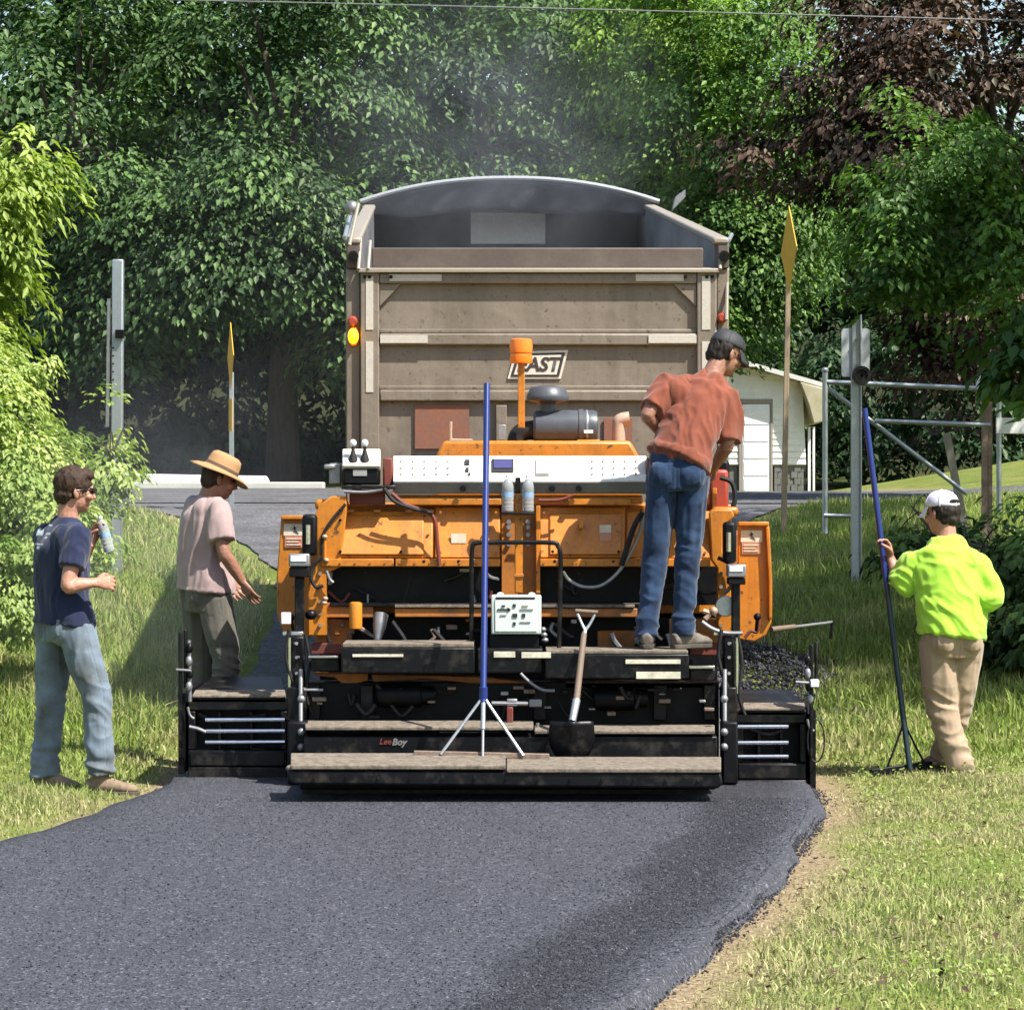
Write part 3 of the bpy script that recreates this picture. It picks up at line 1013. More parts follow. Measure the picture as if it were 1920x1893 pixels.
tree('linden_tree', 'leafy green tree overhanging the pipe gate on the right', (6.9, 27.5, g1(6.9, 27.5)),
     [((3.55, 27, 4.1), (0.75, 1.2, 0.9), 105, 0.35), ((4.3, 26.8, 3.75), (0.55, 0.9, 0.6), 50, 0.35), ((6.6, 20.2, 6.3), (1.2, 1.3, 0.5), 180, 0.2), ((3.15, 26.6, 3.75), (0.26, 0.5, 0.42), 22, 0.35), ((6.6, 26.5, 5.4), (1.3, 2.4, 1.6), 120, 0.5), ((6.0, 22.6, 6.4), (1.3, 1.8, 0.6), 230, 0.2), ((6.1, 26.0, 6.9), (1.4, 2.0, 0.6), 250, 0.2), ((6.5, 29.6, 7.4), (1.4, 2.0, 0.6), 240, 0.2), ((6.9, 33.0, 8.0), (1.5, 2.4, 0.6), 240, 0.2), ((5.2, 24.0, 6.3), (0.8, 2.2, 0.45), 160, 0.2)],
     'leaf_mid', 0.13, 74, 0.30, 0.080, 0.7, seed=17, nl=3, top=(6.4, 27.2, 6.2))
tree('weeping_tree', 'bright lime tree with hanging leaves at the left border', (-5.6, 25, g1(-5.6, 25)),
     [((-4.05, 24.6, 4.05), (0.58, 0.7, 0.50), 62, 0.3), ((-4.2, 24.6, 3.45), (0.50, 0.6, 0.35), 36, 0.3), ((-5.5, 25, 4.4), (1.0, 1.2, 1.4), 90, 0.4), ((-4.05, 24.5, 3.0), (0.22, 0.4, 0.25), 14, 0.3)],
     'leaf_lime', 0.11, 72, 0.26, 0.092, 1.3, seed=18, asp=0.4)
# shrubs
SH = 'shrubs on the left slope'
tree('shrub', 'pale green wild shrub behind the navy-shirted worker', (-4.1, 22.6, g1(-4.1, 22.6)),
     [((-3.75, 22.6, 1.75), (0.62, 0.7, 0.80), 170, 0.25), ((-3.85, 23.2, 2.35), (0.40, 0.5, 0.55), 60, 0.25), ((-3.25, 22.4, 1.45), (0.42, 0.5, 0.40), 60, 0.25), ((-3.5, 22.0, 1.1), (0.5, 0.5, 0.35), 50, 0.25)], 'weed', 0.03, 96, 0.17, 0.052, 0.7, seed=21, group=SH, cat='shrub')
tree('shrub', 'loose leggy shrub growing round the foot of the galvanised post', (-3.45, 24.5, g1(-3.45, 24.5)),
     [((-3.3, 24.4, 1.75), (0.38, 0.4, 0.55), 46, 0.3), ((-2.98, 24.3, 1.85), (0.2, 0.3, 0.22), 12, 0.3), ((-3.55, 24.4, 1.3), (0.35, 0.4, 0.5), 40, 0.3)], 'weed', 0.025, 46, 0.15, 0.066, 0.6, seed=22, group=SH, cat='shrub')
tree('shrub', 'tall light green weeds at the left border below the lime tree', (-4.3, 20.2, g1(-4.3, 20.2)),
     [((-4.2, 20.3, 0.55), (0.6, 0.5, 0.42), 55, 0.3)], 'weed', 0.02, 40, 0.14, 0.075, 0.6, seed=23, group=SH, cat='shrub')
tree('shrub', 'dark leafy bush on the bank behind the yellow-shirted worker', (3.9, 22.6, g1(3.9, 22.6)),
     [((4.0, 22.5, 0.85), (0.80, 0.7, 0.70), 190, 0.4), ((3.15, 24.6, 1.25), (0.35, 0.4, 0.22), 34, 0.4)], 'leaf_dark', 0.03, 52, 0.2, 0.085, 0.5, seed=24, cat='shrub')
tree('shrub', 'broad-leaved branch reaching in from the right border by the gate', (5.0, 25.0, g1(5.0, 25)),
     [((4.15, 25.0, 2.75), (0.40, 0.5, 0.34), 34, 0.3)], 'leaf_mid', 0.05, 40, 0.24, 0.15, 0.7, seed=25, cat='shrub')
# understory in the shade of the wood
for i, (x, y, rx, rz, lab) in enumerate([
        (-7.2, 50.5, 1.5, 1.6, 'shaded undergrowth at the far left edge of the wood'),
        (-4.9, 51.0, 1.5, 1.9, 'shaded undergrowth behind the yellow sign on the left'),
        (-2.6, 51.0, 1.4, 2.0, 'shaded undergrowth just left of the trailer'),
        (0.2, 52.0, 1.8, 1.9, 'shaded undergrowth hidden behind the trailer'),
        (5.6, 69.5, 2.0, 2.2, 'shaded undergrowth behind the shed roof'),
        (7.4, 67.0, 1.8, 2.4, 'shaded undergrowth behind the back of the sign'),
        (9.8, 66.0, 1.8, 2.4, 'shaded undergrowth at the right border above the lawn')]):
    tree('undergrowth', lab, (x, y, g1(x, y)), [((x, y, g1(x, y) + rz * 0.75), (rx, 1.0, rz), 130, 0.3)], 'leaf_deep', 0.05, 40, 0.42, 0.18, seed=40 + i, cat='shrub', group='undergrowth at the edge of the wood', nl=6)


# ------------------------------------------------------------------ far things
# low white barrier along the far road
br = thing('road_barrier', 'low white concrete barrier along the far road on the left', 'barrier', (-4.7, 46.6, g1(-4.7, 46.6)))
z0 = g1(-4.7, 46.6) - 0.06
MB().prism([(-6.3, 46.50, z0), (-2.75, 46.50, z0), (-2.75, 46.50, z0 + 0.17), (-6.3, 46.50, z0 + 0.17)], (0, 0.45, 0)).build('base', 'concrete', br, 0.02)
MB().prism([(-6.3, 46.60, z0 + 0.17), (-3.55, 46.60, z0 + 0.17), (-3.6, 46.60, z0 + 0.26), (-4.6, 46.60, z0 + 0.275), (-6.3, 46.60, z0 + 0.31)], (0, 0.22, 0)).build('top_rail', 'white_paint', br, 0.02)

# shed
SY = 62.0
sp = P(1360, 930, SY)
gz = g1(sp.x, SY)
shed = thing('shed', 'white clapboard shed with a curved mossy roof and a pale door', 'shed', (sp.x, SY, gz))


def sx(px):
    return (px - 960) * SY / FPX


def sz(py):
    return CZ + (HZ - py) * SY / FPX


prof = [(1110, 872), (1110, 712), (1290, 656), (1505, 718), (1512, 872)]
MB().prism([(sx(x), SY + 0.06, sz(y)) for x, y in prof], (0, 6.0, 0)).build('wall', 'shed_white', shed)


def shed_span(py):
    xs = []
    n = len(prof)
    for i in range(n):
        (xa, ya), (xb, yb) = prof[i], prof[(i + 1) % n]
        if (ya - py) * (yb - py) < 0:
            xs.append(xa + (xb - xa) * (py - ya) / (yb - ya))
    return (min(xs), max(xs)) if len(xs) > 1 else None


py = 870.0
while py > 672:
    s0, s1 = shed_span(py - 0.5), shed_span(py - 11.5)
    if s0 and s1:
        l, r = max(s0[0], s1[0]), min(s0[1], s1[1])
        segs = [(l, r)]
        if py - 12 > 752 or py > 752:
            segs = [(l, 1388), (1449, r)] if l < 1388 else [(1449, r)]
        for a, b2 in segs:
            if b2 - a > 4:
                MB().prism([(sx(a), SY + 0.045, sz(py)), (sx(a), SY + 0.02, sz(py)), (sx(a), SY + 0.04, sz(py - 12.2)), (sx(a), SY + 0.055, sz(py - 12.2))], (sx(b2) - sx(a), 0, 0)).build('siding_board', 'shed_white', shed)
    py -= 12.0
MB().pbox(1392, 757, 1444, 931, SY + 0.02, 0.05).build('door', 'door_white', shed, 0.01)
fr = MB().pbox(1444.5, 752, 1449, 931, SY - 0.0, 0.08)
fr.pbox(1386, 752, 1391.5, 931, SY, 0.08)
fr.pbox(1386, 748, 1449, 756, SY - 0.003, 0.083)
fr.build('door_frame', 'old_wood', shed)
for k in range(5):
    MB().pbox(1395, 768 + k * 32, 1441, 796 + k * 32, SY + 0.008, 0.012).build('door_panel', 'door_white', shed, 0.006)
# foundation of blocks
for r_ in range(5):
    for c_ in range(5):
        x0 = 1452 + c_ * 12.5 - (6 if r_ % 2 else 0)
        MB().pbox(max(1452, x0), 872.5 + r_ * 12, min(1511, x0 + 11.8), 884 + r_ * 12, SY + 0.05 + 0.01 * ((r_ * 3 + c_) % 3), 0.2).build('block', 'block_grey', shed)
MB().pbox(1110, 872, 1388, 931, SY + 0.08, 0.2).build('foundation', 'block_grey', shed)
MB().pbox(1452, 872, 1511, 931, SY + 0.12, 0.2).build('foundation', 'dark_gap', shed)
# roof shells
ro = [(1080, 710), (1150, 690), (1290, 647), (1420, 684), (1500, 707), (1546, 720), (1540, 800)]
rp = []
for x, y in ro:
    rp.append(V((sx(x), SY - 0.35, sz(y))))
inn = [p + V((0.0, 0, -0.09)) for p in rp]
MB().prism(rp[:6] + inn[:6][::-1], (0, 6.8, 0)).build('roof', 'roof_edge', shed)
MB().prism([V((sx(x), SY - 0.36, sz(y))) for x, y in ((1496, 716), (1545, 729), (1544, 765), (1538, 792), (1522, 797), (1512, 760))], (0, 6.9, 0)).build('eave', 'roof_moss', shed, 0.03)
MB().pbox(1515, 800, 1520, 931, SY + 0.0, 0.05).build('corner_post', 'white_paint', shed)
MB().pbox(1524, 800, 1528, 931, SY + 0.6, 0.05).build('downpipe', 'white_paint', shed)

# sign post with the back of a sign
Y = 29.0
b0 = P(1607, 965, Y)
gz = g1(b0.x, Y)
r_ = thing('sign_post', 'galvanised post carrying the blank back of a road sign', 'sign', (b0.x, Y, gz))
mb = MB()
xa, xb = P(1596, 0, Y).x, P(1616, 0, Y).x
mb.box(xa, xa + 0.014, Y, Y + 0.05, gz - 0.2, P(0, 700, Y).z)
mb.box(xb - 0.014, xb, Y, Y + 0.05, gz - 0.2, P(0, 590, Y).z)
mb.box(xa + 0.014, xb - 0.014, Y + 0.03, Y + 0.05, gz - 0.2, P(0, 600, Y).z)
mb.build('post', 'galvanised', r_, 0.003)
pl = MB()
c0, c1 = P(1579, 706, Y), P(1632, 615, Y)
pts = []
for cx, cz_, a0 in ((c1.x - 0.03, c1.z - 0.03, 0), (c0.x + 0.03, c1.z - 0.03, 90), (c0.x + 0.03, c0.z + 0.03, 180), (c1.x - 0.03, c0.z + 0.03, 270)):
    for k in range(4):
        a = math.radians(a0 + 30 * k)
        pts.append(V((cx + 0.03 * math.cos(a), Y + 0.053, cz_ + 0.03 * math.sin(a))))
pl.prism(pts, (0, 0.006, 0)).build('sign_plate', 'sign_back', r_)
w = P(1615, 704, Y - 0.03)
MB().lathe([(0.055, 0.0), (0.085, 0.0), (0.088, 0.02), (0.085, 0.045), (0.055, 0.045), (0.05, 0.03), (0.015, 0.03), (0.012, -0.005)], w, V((0, -1, 0)), 24).build('black_wheel', 'black_rubber', r_)
bb = MB()
for py in (635, 685):
    q = P(1607, py, Y)
    bb.cyl(q, q + V((0, 0.06, 0)), 0.012, n=8)
bb.build('bolts', 'grey_steel', r_)

# pipe gate on the right
Y = 30.0
b0 = P(1547, 970, Y)
gate = thing('pipe_gate', 'galvanised pipe gate frame with diagonal braces on the right', 'gate', (b0.x, Y, g1(b0.x, Y)))


def pipe(name, a, b2, Ya, Yb, r=0.022, mat='galvanised', root=gate):
    return MB().cyl(P(a[0], a[1], Ya), P(b2[0], b2[1], Yb), r, n=12).build(name, mat, root)


pipe('post', (1547, 697), (1547, 1000), Y, Y, 0.026)
pipe('top_rail', (1547, 716), (1960, 734), Y, Y - 0.2, 0.024)
pipe('middle_rail', (1640, 789), (1858, 797), Y, Y - 0.1, 0.022)
pipe('brace', (1552, 727), (1812, 925), Y + 0.05, Y + 0.05, 0.021)
pipe('post', (1873, 738), (1873, 960), Y - 0.15, Y - 0.15, 0.024)
pipe('brace', (1880, 741), (1960, 800), Y - 0.12, Y - 0.12, 0.02)
pipe('bottom_rail', (1545, 966), (1617, 968), Y - 0.05, Y - 0.05, 0.02)
mb = MB()
mb.ell(P(1547, 694, Y), (0.035, 0.035, 0.03))
mb.build('post_cap', 'galvanised', gate)
MB().pbox(1868, 783, 1975, 813, Y - 0.28, 0.03).build('white_board', 'white_paint', gate, 0.004)
# rusty post with a white box
q = P(1852, 890, 31.0)
gz = g1(q.x, 31.0)
rr = thing('rusty_post', 'rusty steel post with a small white box on top by the gate', 'post', (q.x, 31.0, gz))
mb = MB()
mb.box(q.x - 0.055, q.x + 0.0, 31.0, 31.05, gz - 0.2, P(0, 745, 31).z)
mb.box(q.x + 0.01, q.x + 0.05, 31.03, 31.08, gz - 0.2, P(0, 752, 31).z)
mb.build('post', 'rust_steel', rr)
mb = MB().pbox(1832, 708, 1850, 748, 30.95, 0.09)
mb.ell(P(1841, 708, 31.0), (0.045, 0.045, 0.03))
mb.build('white_box', 'white_paint', rr, 0.006)
a, b2 = P(1768, 815, 30.4), P(1812, 905, 30.4)
b2.z = g1(b2.x, 30.4)
d = (b2 - a)
MB().prism([a, a + V((0.07, 0, 0.03)), b2 + V((0.07, 0, 0.0)), b2], (0, 0.03, 0)).build('leaning_plank', 'old_wood', None, 0, b2)
tag(bpy.data.objects['leaning_plank'], 'weathered grey plank leaning among the brush under the gate', 'plank')


# yellow road signs seen almost edge on
def edge_sign(label, px, py_top, py_bot, Y, postmat, half, cy, wpx, extra=None, lean=0):
    b0 = P(px, 900, Y)
    gz = g1(b0.x, Y)
    r_ = thing('warning_sign', label, 'sign', (b0.x, Y, gz), 'yellow road signs seen edge on')
    tp = P(px + lean, py_top + 8, Y)
    MB().prism([(b0.x - 0.025, Y, gz - 0.2), (b0.x + 0.035, Y, gz - 0.2), (tp.x + 0.03, Y, tp.z), (tp.x - 0.02, Y, tp.z)], (0, 0.06, 0)).build('post', postmat, r_, 0.004)
    c = P(px + lean, cy, Y - 0.02 - half)
    ang = math.asin(min(1.0, (wpx * Y / FPX) / (2 * half)))
    u = V((math.sin(ang), -math.cos(ang), 0))
    up = V((0, 0, 1))
    pts = [c + up * half, c + u * half, c - up * half, c - u * half]
    nrm = u.cross(up)
    MB().prism(pts, nrm * 0.008).build('sign_plate', 'sign_yellow', r_)
    if extra:
        cy2, h2 = extra
        c = P(px + lean, cy2, Y - 0.02 - half)
        u2 = u * (half * 0.55)
        pts = [c + up * h2 + u2, c - up * h2 + u2, c - up * h2 - u2, c + up * h2 - u2]
        MB().prism(pts, nrm * 0.008).build('plaque', 'sign_yellow', r_)
    return r_


edge_sign('yellow diamond sign with a small plaque on a thin post on the left', 433, 690, 880, 38.0, 'galvanised', 0.40, 668, 22, (778, 0.19))
edge_sign('yellow diamond sign on a tall wooden post right of the trailer', 1468, 400, 940, 34.0, 'wood_post', 0.46, 468, 15, None, 12)
# thick galvanised post on the left
Y = 29.5
b0 = P(208, 912, Y)
gz = g1(b0.x, Y)
pp = thing('steel_post', 'tall thick galvanised steel post standing bare on the left', 'post', (b0.x, Y, gz))
mb = MB()
xa, xb = P(206, 0, Y).x, P(227, 0, Y).x
mb.prism([(xa, Y, gz - 0.2), (xb, Y, gz - 0.2), (xb + 0.02, Y, P(0, 486, Y).z), (xa + 0.02, Y, P(0, 486, Y).z)], (0, 0.1, 0)).build('post', 'galvanised', pp, 0.012)
MB().prism([P(198, 800, Y - .01), P(203.5, 800, Y - .01), P(206.5, 560, Y - .01), P(201, 560, Y - .01)], (0, 0.05, 0)).build('side_strip', 'grey_steel', pp)
mb = MB().pbox(216, 618, 231, 634, Y - 0.05, 0.06)
for k in range(5):
    q = P(212, 652 + k * 15, Y - 0.004)
    mb.cyl(q, q + V((0, 0.02, 0)), 0.009, n=8)
mb.build('bolts', 'black_steel', pp)
# overhead wire
pts = [P(-300 + 42 * k, -12 + 0.0238 * (42 * k) + 14 * (((k - 30) / 30.0) ** 2 - 1) * 0.25, 30.0) for k in range(61)]
w = MB().tube(pts, 0.0065, 6).build('overhead_wire', 'wire')
tag(w, 'single overhead wire crossing the top of the picture', 'wire')


# ------------------------------------------------------------------ dump trailer, bed raised
TY = 20.75
TILT = math.radians(6.8)
piv = P(1006, 850, TY)
trl = thing('dump_trailer', 'tan dump trailer backed against the paver with a grey tarp', 'trailer', (piv.x, TY + 3.5, g1(piv.x, TY + 3.5)))
AX = V((-0.028, math.cos(TILT), math.sin(TILT))).normalized()      # along the bed, uphill


def TB(px0, py0, px1, py1, d, off=0.0, mb=None):
    """box on the tailgate plane, front at TY+off, running d along the bed"""
    mb = mb or MB()
    a, b2 = P(px0, py1, TY), P(px1, py0, TY)
    o = AX * off
    mb.prism([V((a.x, TY, a.z)) + o, V((b2.x, TY, a.z)) + o, V((b2.x, TY, b2.z)) + o, V((a.x, TY, b2.z)) + o], AX * d)
    return mb


def TP(pts, d, off=0.0):
    o = AX * off
    return MB().prism([P(x, y, TY) + o for x, y in pts], AX * d)


# tailgate: recessed panels between posts and ribs
TB(700, 530, 1318, 1010, 0.04, 0.05).build('tailgate_skin', 'gate_tan', trl)
TB(676, 508, 711, 1010, 0.10, 0).build('tailgate_post', 'gate_tan', trl, 0.008)
TB(1307, 508, 1344, 1010, 0.10, 0).build('tailgate_post', 'gate_tan', trl, 0.008)
TB(711.5, 512, 1306.5, 532, 0.10, 0.002).build('top_rail', 'gate_tan', trl, 0.008)
TB(672, 503, 1348, 511, 0.14, -0.03).build('top_ledge', 'gate_tan_light', trl, 0.006)
for ya, yb in ((618, 648), (724, 753)):
    TP([(711.5, ya), (1306.5, ya), (1306.5, ya + 7), (711.5, ya + 7)], 0.05, 0.03).build('rib_upper', 'gate_tan', trl, 0.004)
    TB(711.5, ya + 7.5, 1306.5, yb, 0.07, 0.004).build('rib', 'gate_tan', trl, 0.012)
TP([(711.5, 532.5), (752, 532.5), (711.5, 576)], 0.06, 0.02).build('gusset', 'gate_tan', trl, 0.004)
TP([(1306.5, 532.5), (1262, 532.5), (1306.5, 576)], 0.06, 0.02).build('gusset', 'gate_tan', trl, 0.004)
for a in ((730, 514, 828, 527), (1192, 514, 1282, 527), (713, 628, 802, 643), (1216, 628, 1306, 643)):
    TB(*a, 0.004, -0.004).build('reflector_strip', 'reflect_white', trl)
for a in ((686, 518, 700, 618), (686, 640, 700, 735), (1316, 518, 1332, 618), (1316, 640, 1332, 735)):
    TB(*a, 0.004, -0.005).build('reflector_strip', 'reflect_white', trl)
mb = MB()
for px in (684, 693, 733, 1285, 1325, 1335):
    q = P(px, 519, TY) - AX * 0.012
    mb.cyl(q, q + AX * 0.03, 0.012, n=8)
mb.build('bolts', 'black_steel', trl)
TB(778, 760, 880, 842, 0.01, 0.03).build('mud_flap', 'mud_red', trl)
TB(1133, 785, 1186, 842, 0.01, 0.03).build('mud_flap', 'mud_red', trl)
TB(930, 760, 950, 850, 0.05, 0.0).build('latch_bar', 'gate_tan', trl, 0.004)
# emblem
A = [(966, 660), (1066, 657), (1052, 711), (952, 711)]
TP(A, 0.012, -0.012 + 0.05).build('emblem_frame', 'emblem_plate', trl)
B_ = [(970.5, 664), (1060, 661.5), (1048.5, 707), (957.5, 707)]
em = TP(B_, 0.012, -0.016 + 0.05).build('emblem_field', 'emblem_dark', trl)
C_ = [(975, 668), (1053, 666), (1044, 703), (963.5, 703)]
TP(C_, 0.012, -0.020 + 0.05).build('emblem_plate', 'emblem_plate', trl)
ctr = P(1008.5, 685, TY) + AX * (-0.021 + 0.05)
tm = text_mb('EAST', 0.125, lambda u, v, w: ctr + V((u, 0, v)) - AX * (w + 0.0), 0.22, 0.004, 0.004, 0.98)
tm.build('lettering', 'emblem_dark', trl, angle=0)

# side walls, floor, front of the bed
BL = 7.4
xl, xr = P(648, 0, TY).x, P(1366, 0, TY).x
zt = P(0, 458, TY).z
zb = P(0, 850, TY).z - 0.35


def side_wall(x0, x1, name):
    p = [V((x0, TY, zb)), V((x1, TY, zb)), V((x1, TY, zt)), V((x0, TY, zt))]
    p = [q + AX * 0.10 for q in p]
    return MB().prism(p, AX * BL).build(name, 'bed_inside', trl)


side_wall(xl + 0.03, xl + 0.085, 'side_wall')
side_wall(xr - 0.085, xr - 0.03, 'side_wall')
p = [V((xl + 0.09, TY, zb)), V((xr - 0.09, TY, zb)), V((xr - 0.09, TY, zb + 0.08)), V((xl + 0.09, TY, zb + 0.08))]
MB().prism([q + AX * 0.12 for q in p], AX * BL).build('floor', 'bed_inside', trl)
for x0, x1 in ((xl - 0.005, xl + 0.10), (xr - 0.10, xr + 0.005)):
    p = [V((x0, TY, zt)), V((x1, TY, zt)), V((x1, TY, zt + 0.045)), V((x0, TY, zt + 0.045))]
    MB().prism([q + AX * 0.02 for q in p], AX * (BL + 0.1)).build('top_rail', 'gate_tan_light', trl, 0.015)
# brown upper board above the gate
TB(697, 466, 1320, 503.5, 0.06, 0.06).build('spill_board', 'bed_brown', trl, 0.006)
# rear corner posts
for px0, px1 in ((648, 675.5), (1345.5, 1368)):
    TB(px0, 505, px1, 1000, 0.16, 0.05).build('corner_post', 'gate_tan', trl, 0.01)
    TB(px0 + 1, 455, px1, 504, 0.2, 0.03).build('hinge_block', 'bed_brown', trl, 0.01)
for px in (662, 1358):
    q = P(px, 480, TY) - AX * 0.03
    MB().cyl(q, q + AX * 0.06, 0.035, n=12).build('hinge_pin', 'black_steel', trl)
for pa, pb in (((655, 460), (672, 382)), ((672, 505), (676, 448)), ((690, 505), (694, 452)), ((1350, 505), (1352, 468)), ((1362, 600), (1364, 500))):
    MB().cyl(P(*pa, TY - 0.03), P(*pb, TY + 0.1), 0.012, n=8).build('hinge_rod', 'gate_tan_light', trl)
# front bulkhead and light panel
fo = AX * (BL + 0.05)
p = [V((xl + 0.03, TY, zb)), V((xr - 0.03, TY, zb)), V((xr - 0.03, TY, zt + 0.0)), V((xl + 0.03, TY, zt + 0.0))]
MB().prism([q + fo for q in p], AX * 0.06).build('front_wall', 'tarp', trl)
cx = (xl + xr) / 2
p = [V((cx - 0.32, TY, zt - 0.33)), V((cx + 0.34, TY, zt - 0.33)), V((cx + 0.34, TY, zt - 0.02)), V((cx - 0.32, TY, zt - 0.02))]
MB().prism([q + fo - AX * 0.02 for q in p], AX * 0.015).build('light_panel', 'light_panel', trl, 0.004)
MB().prism([q + fo - AX * 0.03 for q in (p[3] + V((0, 0, -0.035)), p[2] + V((0, 0, -0.035)), p[2] + V((0, 0, 0.01)), p[3] + V((0, 0, 0.01)))], AX * 0.02).build('panel_trim', 'tarp_edge', trl)


# arched tarp rolled up over the front half of the bed
def tarp_mesh():
    mb = MB()
    nu, nv = 26, 20
    vs = []
    for j in range(nv + 1):
        v = j / nv
        L = BL * (0.88 + 0.16 * v)
        for i in range(nu + 1):
            u = i / nu * 2 - 1
            arch = 0.20 * (1 - abs(u) ** 2.2)
            wr = 0.018 * math.sin(u * 17 + v * 5) * math.sin(v * 9 + u * 3) + 0.012 * math.sin(u * 31 + 2)
            x = cx + u * ((xr - xl) / 2 + 0.02)
            vs.append(V((x, TY, zt + 0.05 + arch + wr * (1 - u * u))) + AX * L)
    fs = []
    for j in range(nv):
        for i in range(nu):
            a = j * (nu + 1) + i
            fs.append((a, a + 1, a + nu + 2, a + nu + 1))
    mb.add(vs, fs)
    return mb


tp = tarp_mesh().build('tarp', 'tarp', trl, angle=0)
md = tp.modifiers.new('solid', 'SOLIDIFY')
md.thickness = 0.012
# hanging flap of the tarp at the rear hoop, sagging in folds
mb = MB()
nu, nv = 40, 6
vs = []
for j in range(nv + 1):
    v = j / nv
    for i in range(nu + 1):
        u = i / nu * 2 - 1
        arch = 0.20 * (1 - abs(u) ** 2.2)
        hang = (0.17 * (1 - abs(u) ** 3) + 0.10 + 0.02 * math.sin(u * 7)) * v
        vs.append(V((cx + u * ((xr - xl) / 2 - 0.02), TY, zt + 0.06 + arch - hang)) + AX * (BL * 0.88 + 0.10 * v + 0.025 * math.sin(u * 23 + v * 4) * v))
fs = [(j * (nu + 1) + i, j * (nu + 1) + i + 1, (j + 1) * (nu + 1) + i + 1, (j + 1) * (nu + 1) + i) for j in range(nv) for i in range(nu)]
mb.add(vs, fs)
fl = mb.build('tarp_flap', 'tarp', trl, angle=0)
md = fl.modifiers.new('solid', 'SOLIDIFY')
md.thickness = 0.008
pts = []
for i in range(25):
    u = i / 24 * 2 - 1
    pts.append(V((cx + u * ((xr - xl) / 2 + 0.03), TY, zt + 0.07 + 0.20 * (1 - abs(u) ** 2.2))) + AX * (BL * 0.88))
MB().tube(pts, 0.022, 8).build('tarp_bow', 'tarp_edge', trl)
for s, pa, pb in ((-1, (650, 455), (672, 384)), (-1, (646, 446), (662, 380)), (1, (1366, 452), (1372, 440))):
    MB().cyl(P(*pa, TY + 0.2), P(*pb, TY + 1.2), 0.014, n=8).build('tarp_arm', 'galvanised', trl)
MB().ell(P(660, 390, TY + 0.5), (0.05, 0.05, 0.05)).build('tarp_motor', 'grey_steel', trl)
q = P(1262, 392, TY + 5)
MB().prism([q, q + V((0.1, 0, 0.10)), q + V((0.10, 0, 0.16)), q + V((0.02, 0, 0.1))], (0, 0.3, 0)).build('mirror_arm', 'grey_steel', trl)
# marker lamps
q = P(662, 630, TY - 0.02)
MB().lathe([(0.030, 0.06), (0.034, 0.03), (0.034, 0.0), (0.026, -0.03), (0.012, -0.04)], q, V((0, 1, 0)), 18, 1.0, 1.5, ref=(1, 0, 0)).build('amber_lamp', 'lamp_amber', trl)
MB().lathe([(0.036, 0.06), (0.040, 0.0), (0.036, -0.015)], q + V((0, 0.06, 0)), V((0, 1, 0)), 18, 1.0, 1.7, ref=(1, 0, 0)).build('lamp_housing', 'amber', trl)
for px, py in ((1354, 596), (661, 602)):
    q = P(px, py, TY - 0.0)
    MB().lathe([(0.03, 0.05), (0.034, 0.0), (0.02, -0.02)], q, V((0, 1, 0)), 14).build('red_lamp', 'red_tank', trl)
# running gear
gz0 = lambda y: g1(0, y)
for yy in (23.6, 24.9):
    for xx in (-0.95, -0.62, 0.72, 1.05):
        c = V((piv.x + xx - 0.05, yy, gz0(yy) + 0.54))
        w = MB().lathe([(0.30, -0.13), (0.50, -0.13), (0.53, -0.09), (0.53, 0.09), (0.50, 0.13), (0.30, 0.13)], c, V((1, 0, 0)), 28).build('wheel', 'black_rubber', trl)
        MB().lathe([(0.30, -0.10), (0.28, -0.02), (0.1, -0.0), (0.1, 0.02), (0.28, 0.03), (0.30, 0.10)], c, V((1, 0, 0)), 20).build('rim', 'grey_steel', w)
for xx in (-0.45, 0.45):
    a, b2 = V((piv.x + xx, 21.3, 0.95)), V((piv.x + xx, 28.4, g1(0, 28.4) + 0.95))
    MB().prism([a + V((-.06, 0, -.2)), a + V((.06, 0, -.2)), a + V((.06, 0, .1)), a + V((-.06, 0, .1))], b2 - a).build('chassis_rail', 'black_steel', trl)


# ------------------------------------------------------------------ asphalt paver
pv = thing('asphalt_paver', 'orange and black asphalt paver laying the new mat', 'paver', (-0.05, 19.0, 0.06))


def pb(name, mat, px0, py0, px1, py1, Y, d, bevel=0.006, parent=None):
    return MB().pbox(px0, py0, px1, py1, Y, d).build(name, mat, parent or pv, bevel)


def pp_(name, mat, pts, Y, d, bevel=0.006, parent=None):
    return MB().ppoly(pts, Y, d).build(name, mat, parent or pv, bevel)


def ph(name, mat, pts, Y, r=0.011, n=8, parent=None):
    """hose or bar through pixel points; entries (x, y) or (x, y, dY)"""
    return MB().tube([P(p[0], p[1], Y + (p[2] if len(p) > 2 else 0)) for p in pts], r, n, spline=5).build(name, mat, parent or pv)


def bolt_set(pts, Y, r=0.009, mat='black_steel', h=0.012, parent=None):
    for x, y in pts:
        q = P(x, y, Y)
        MB().cyl(q - V((0, h, 0)), q + V((0, 0.005, 0)), r, n=8).build('bolt', mat, parent or pv)


# --- tractor body
pp_('engine_hood', 'orange', [(815, 858), (832, 826), (1182, 826), (1200, 858), (1200, 960), (815, 960)], 18.95, 1.1, 0.02)
pb('body', 'orange', 605, 945, 1372, 1150, 18.62, 1.5, 0.01)
# rear panels, sloped: upper edge further forward
def slope_panel(name, x0, x1, y0, y1, Ya, Yb, mat='orange', th=0.03, bevel=0.008):
    a = [P(x0, y1, Yb), P(x1, y1, Yb), P(x1, y0, Ya), P(x0, y0, Ya)]
    return MB().prism(a, (0, th, 0)).build(name, mat, pv, bevel)


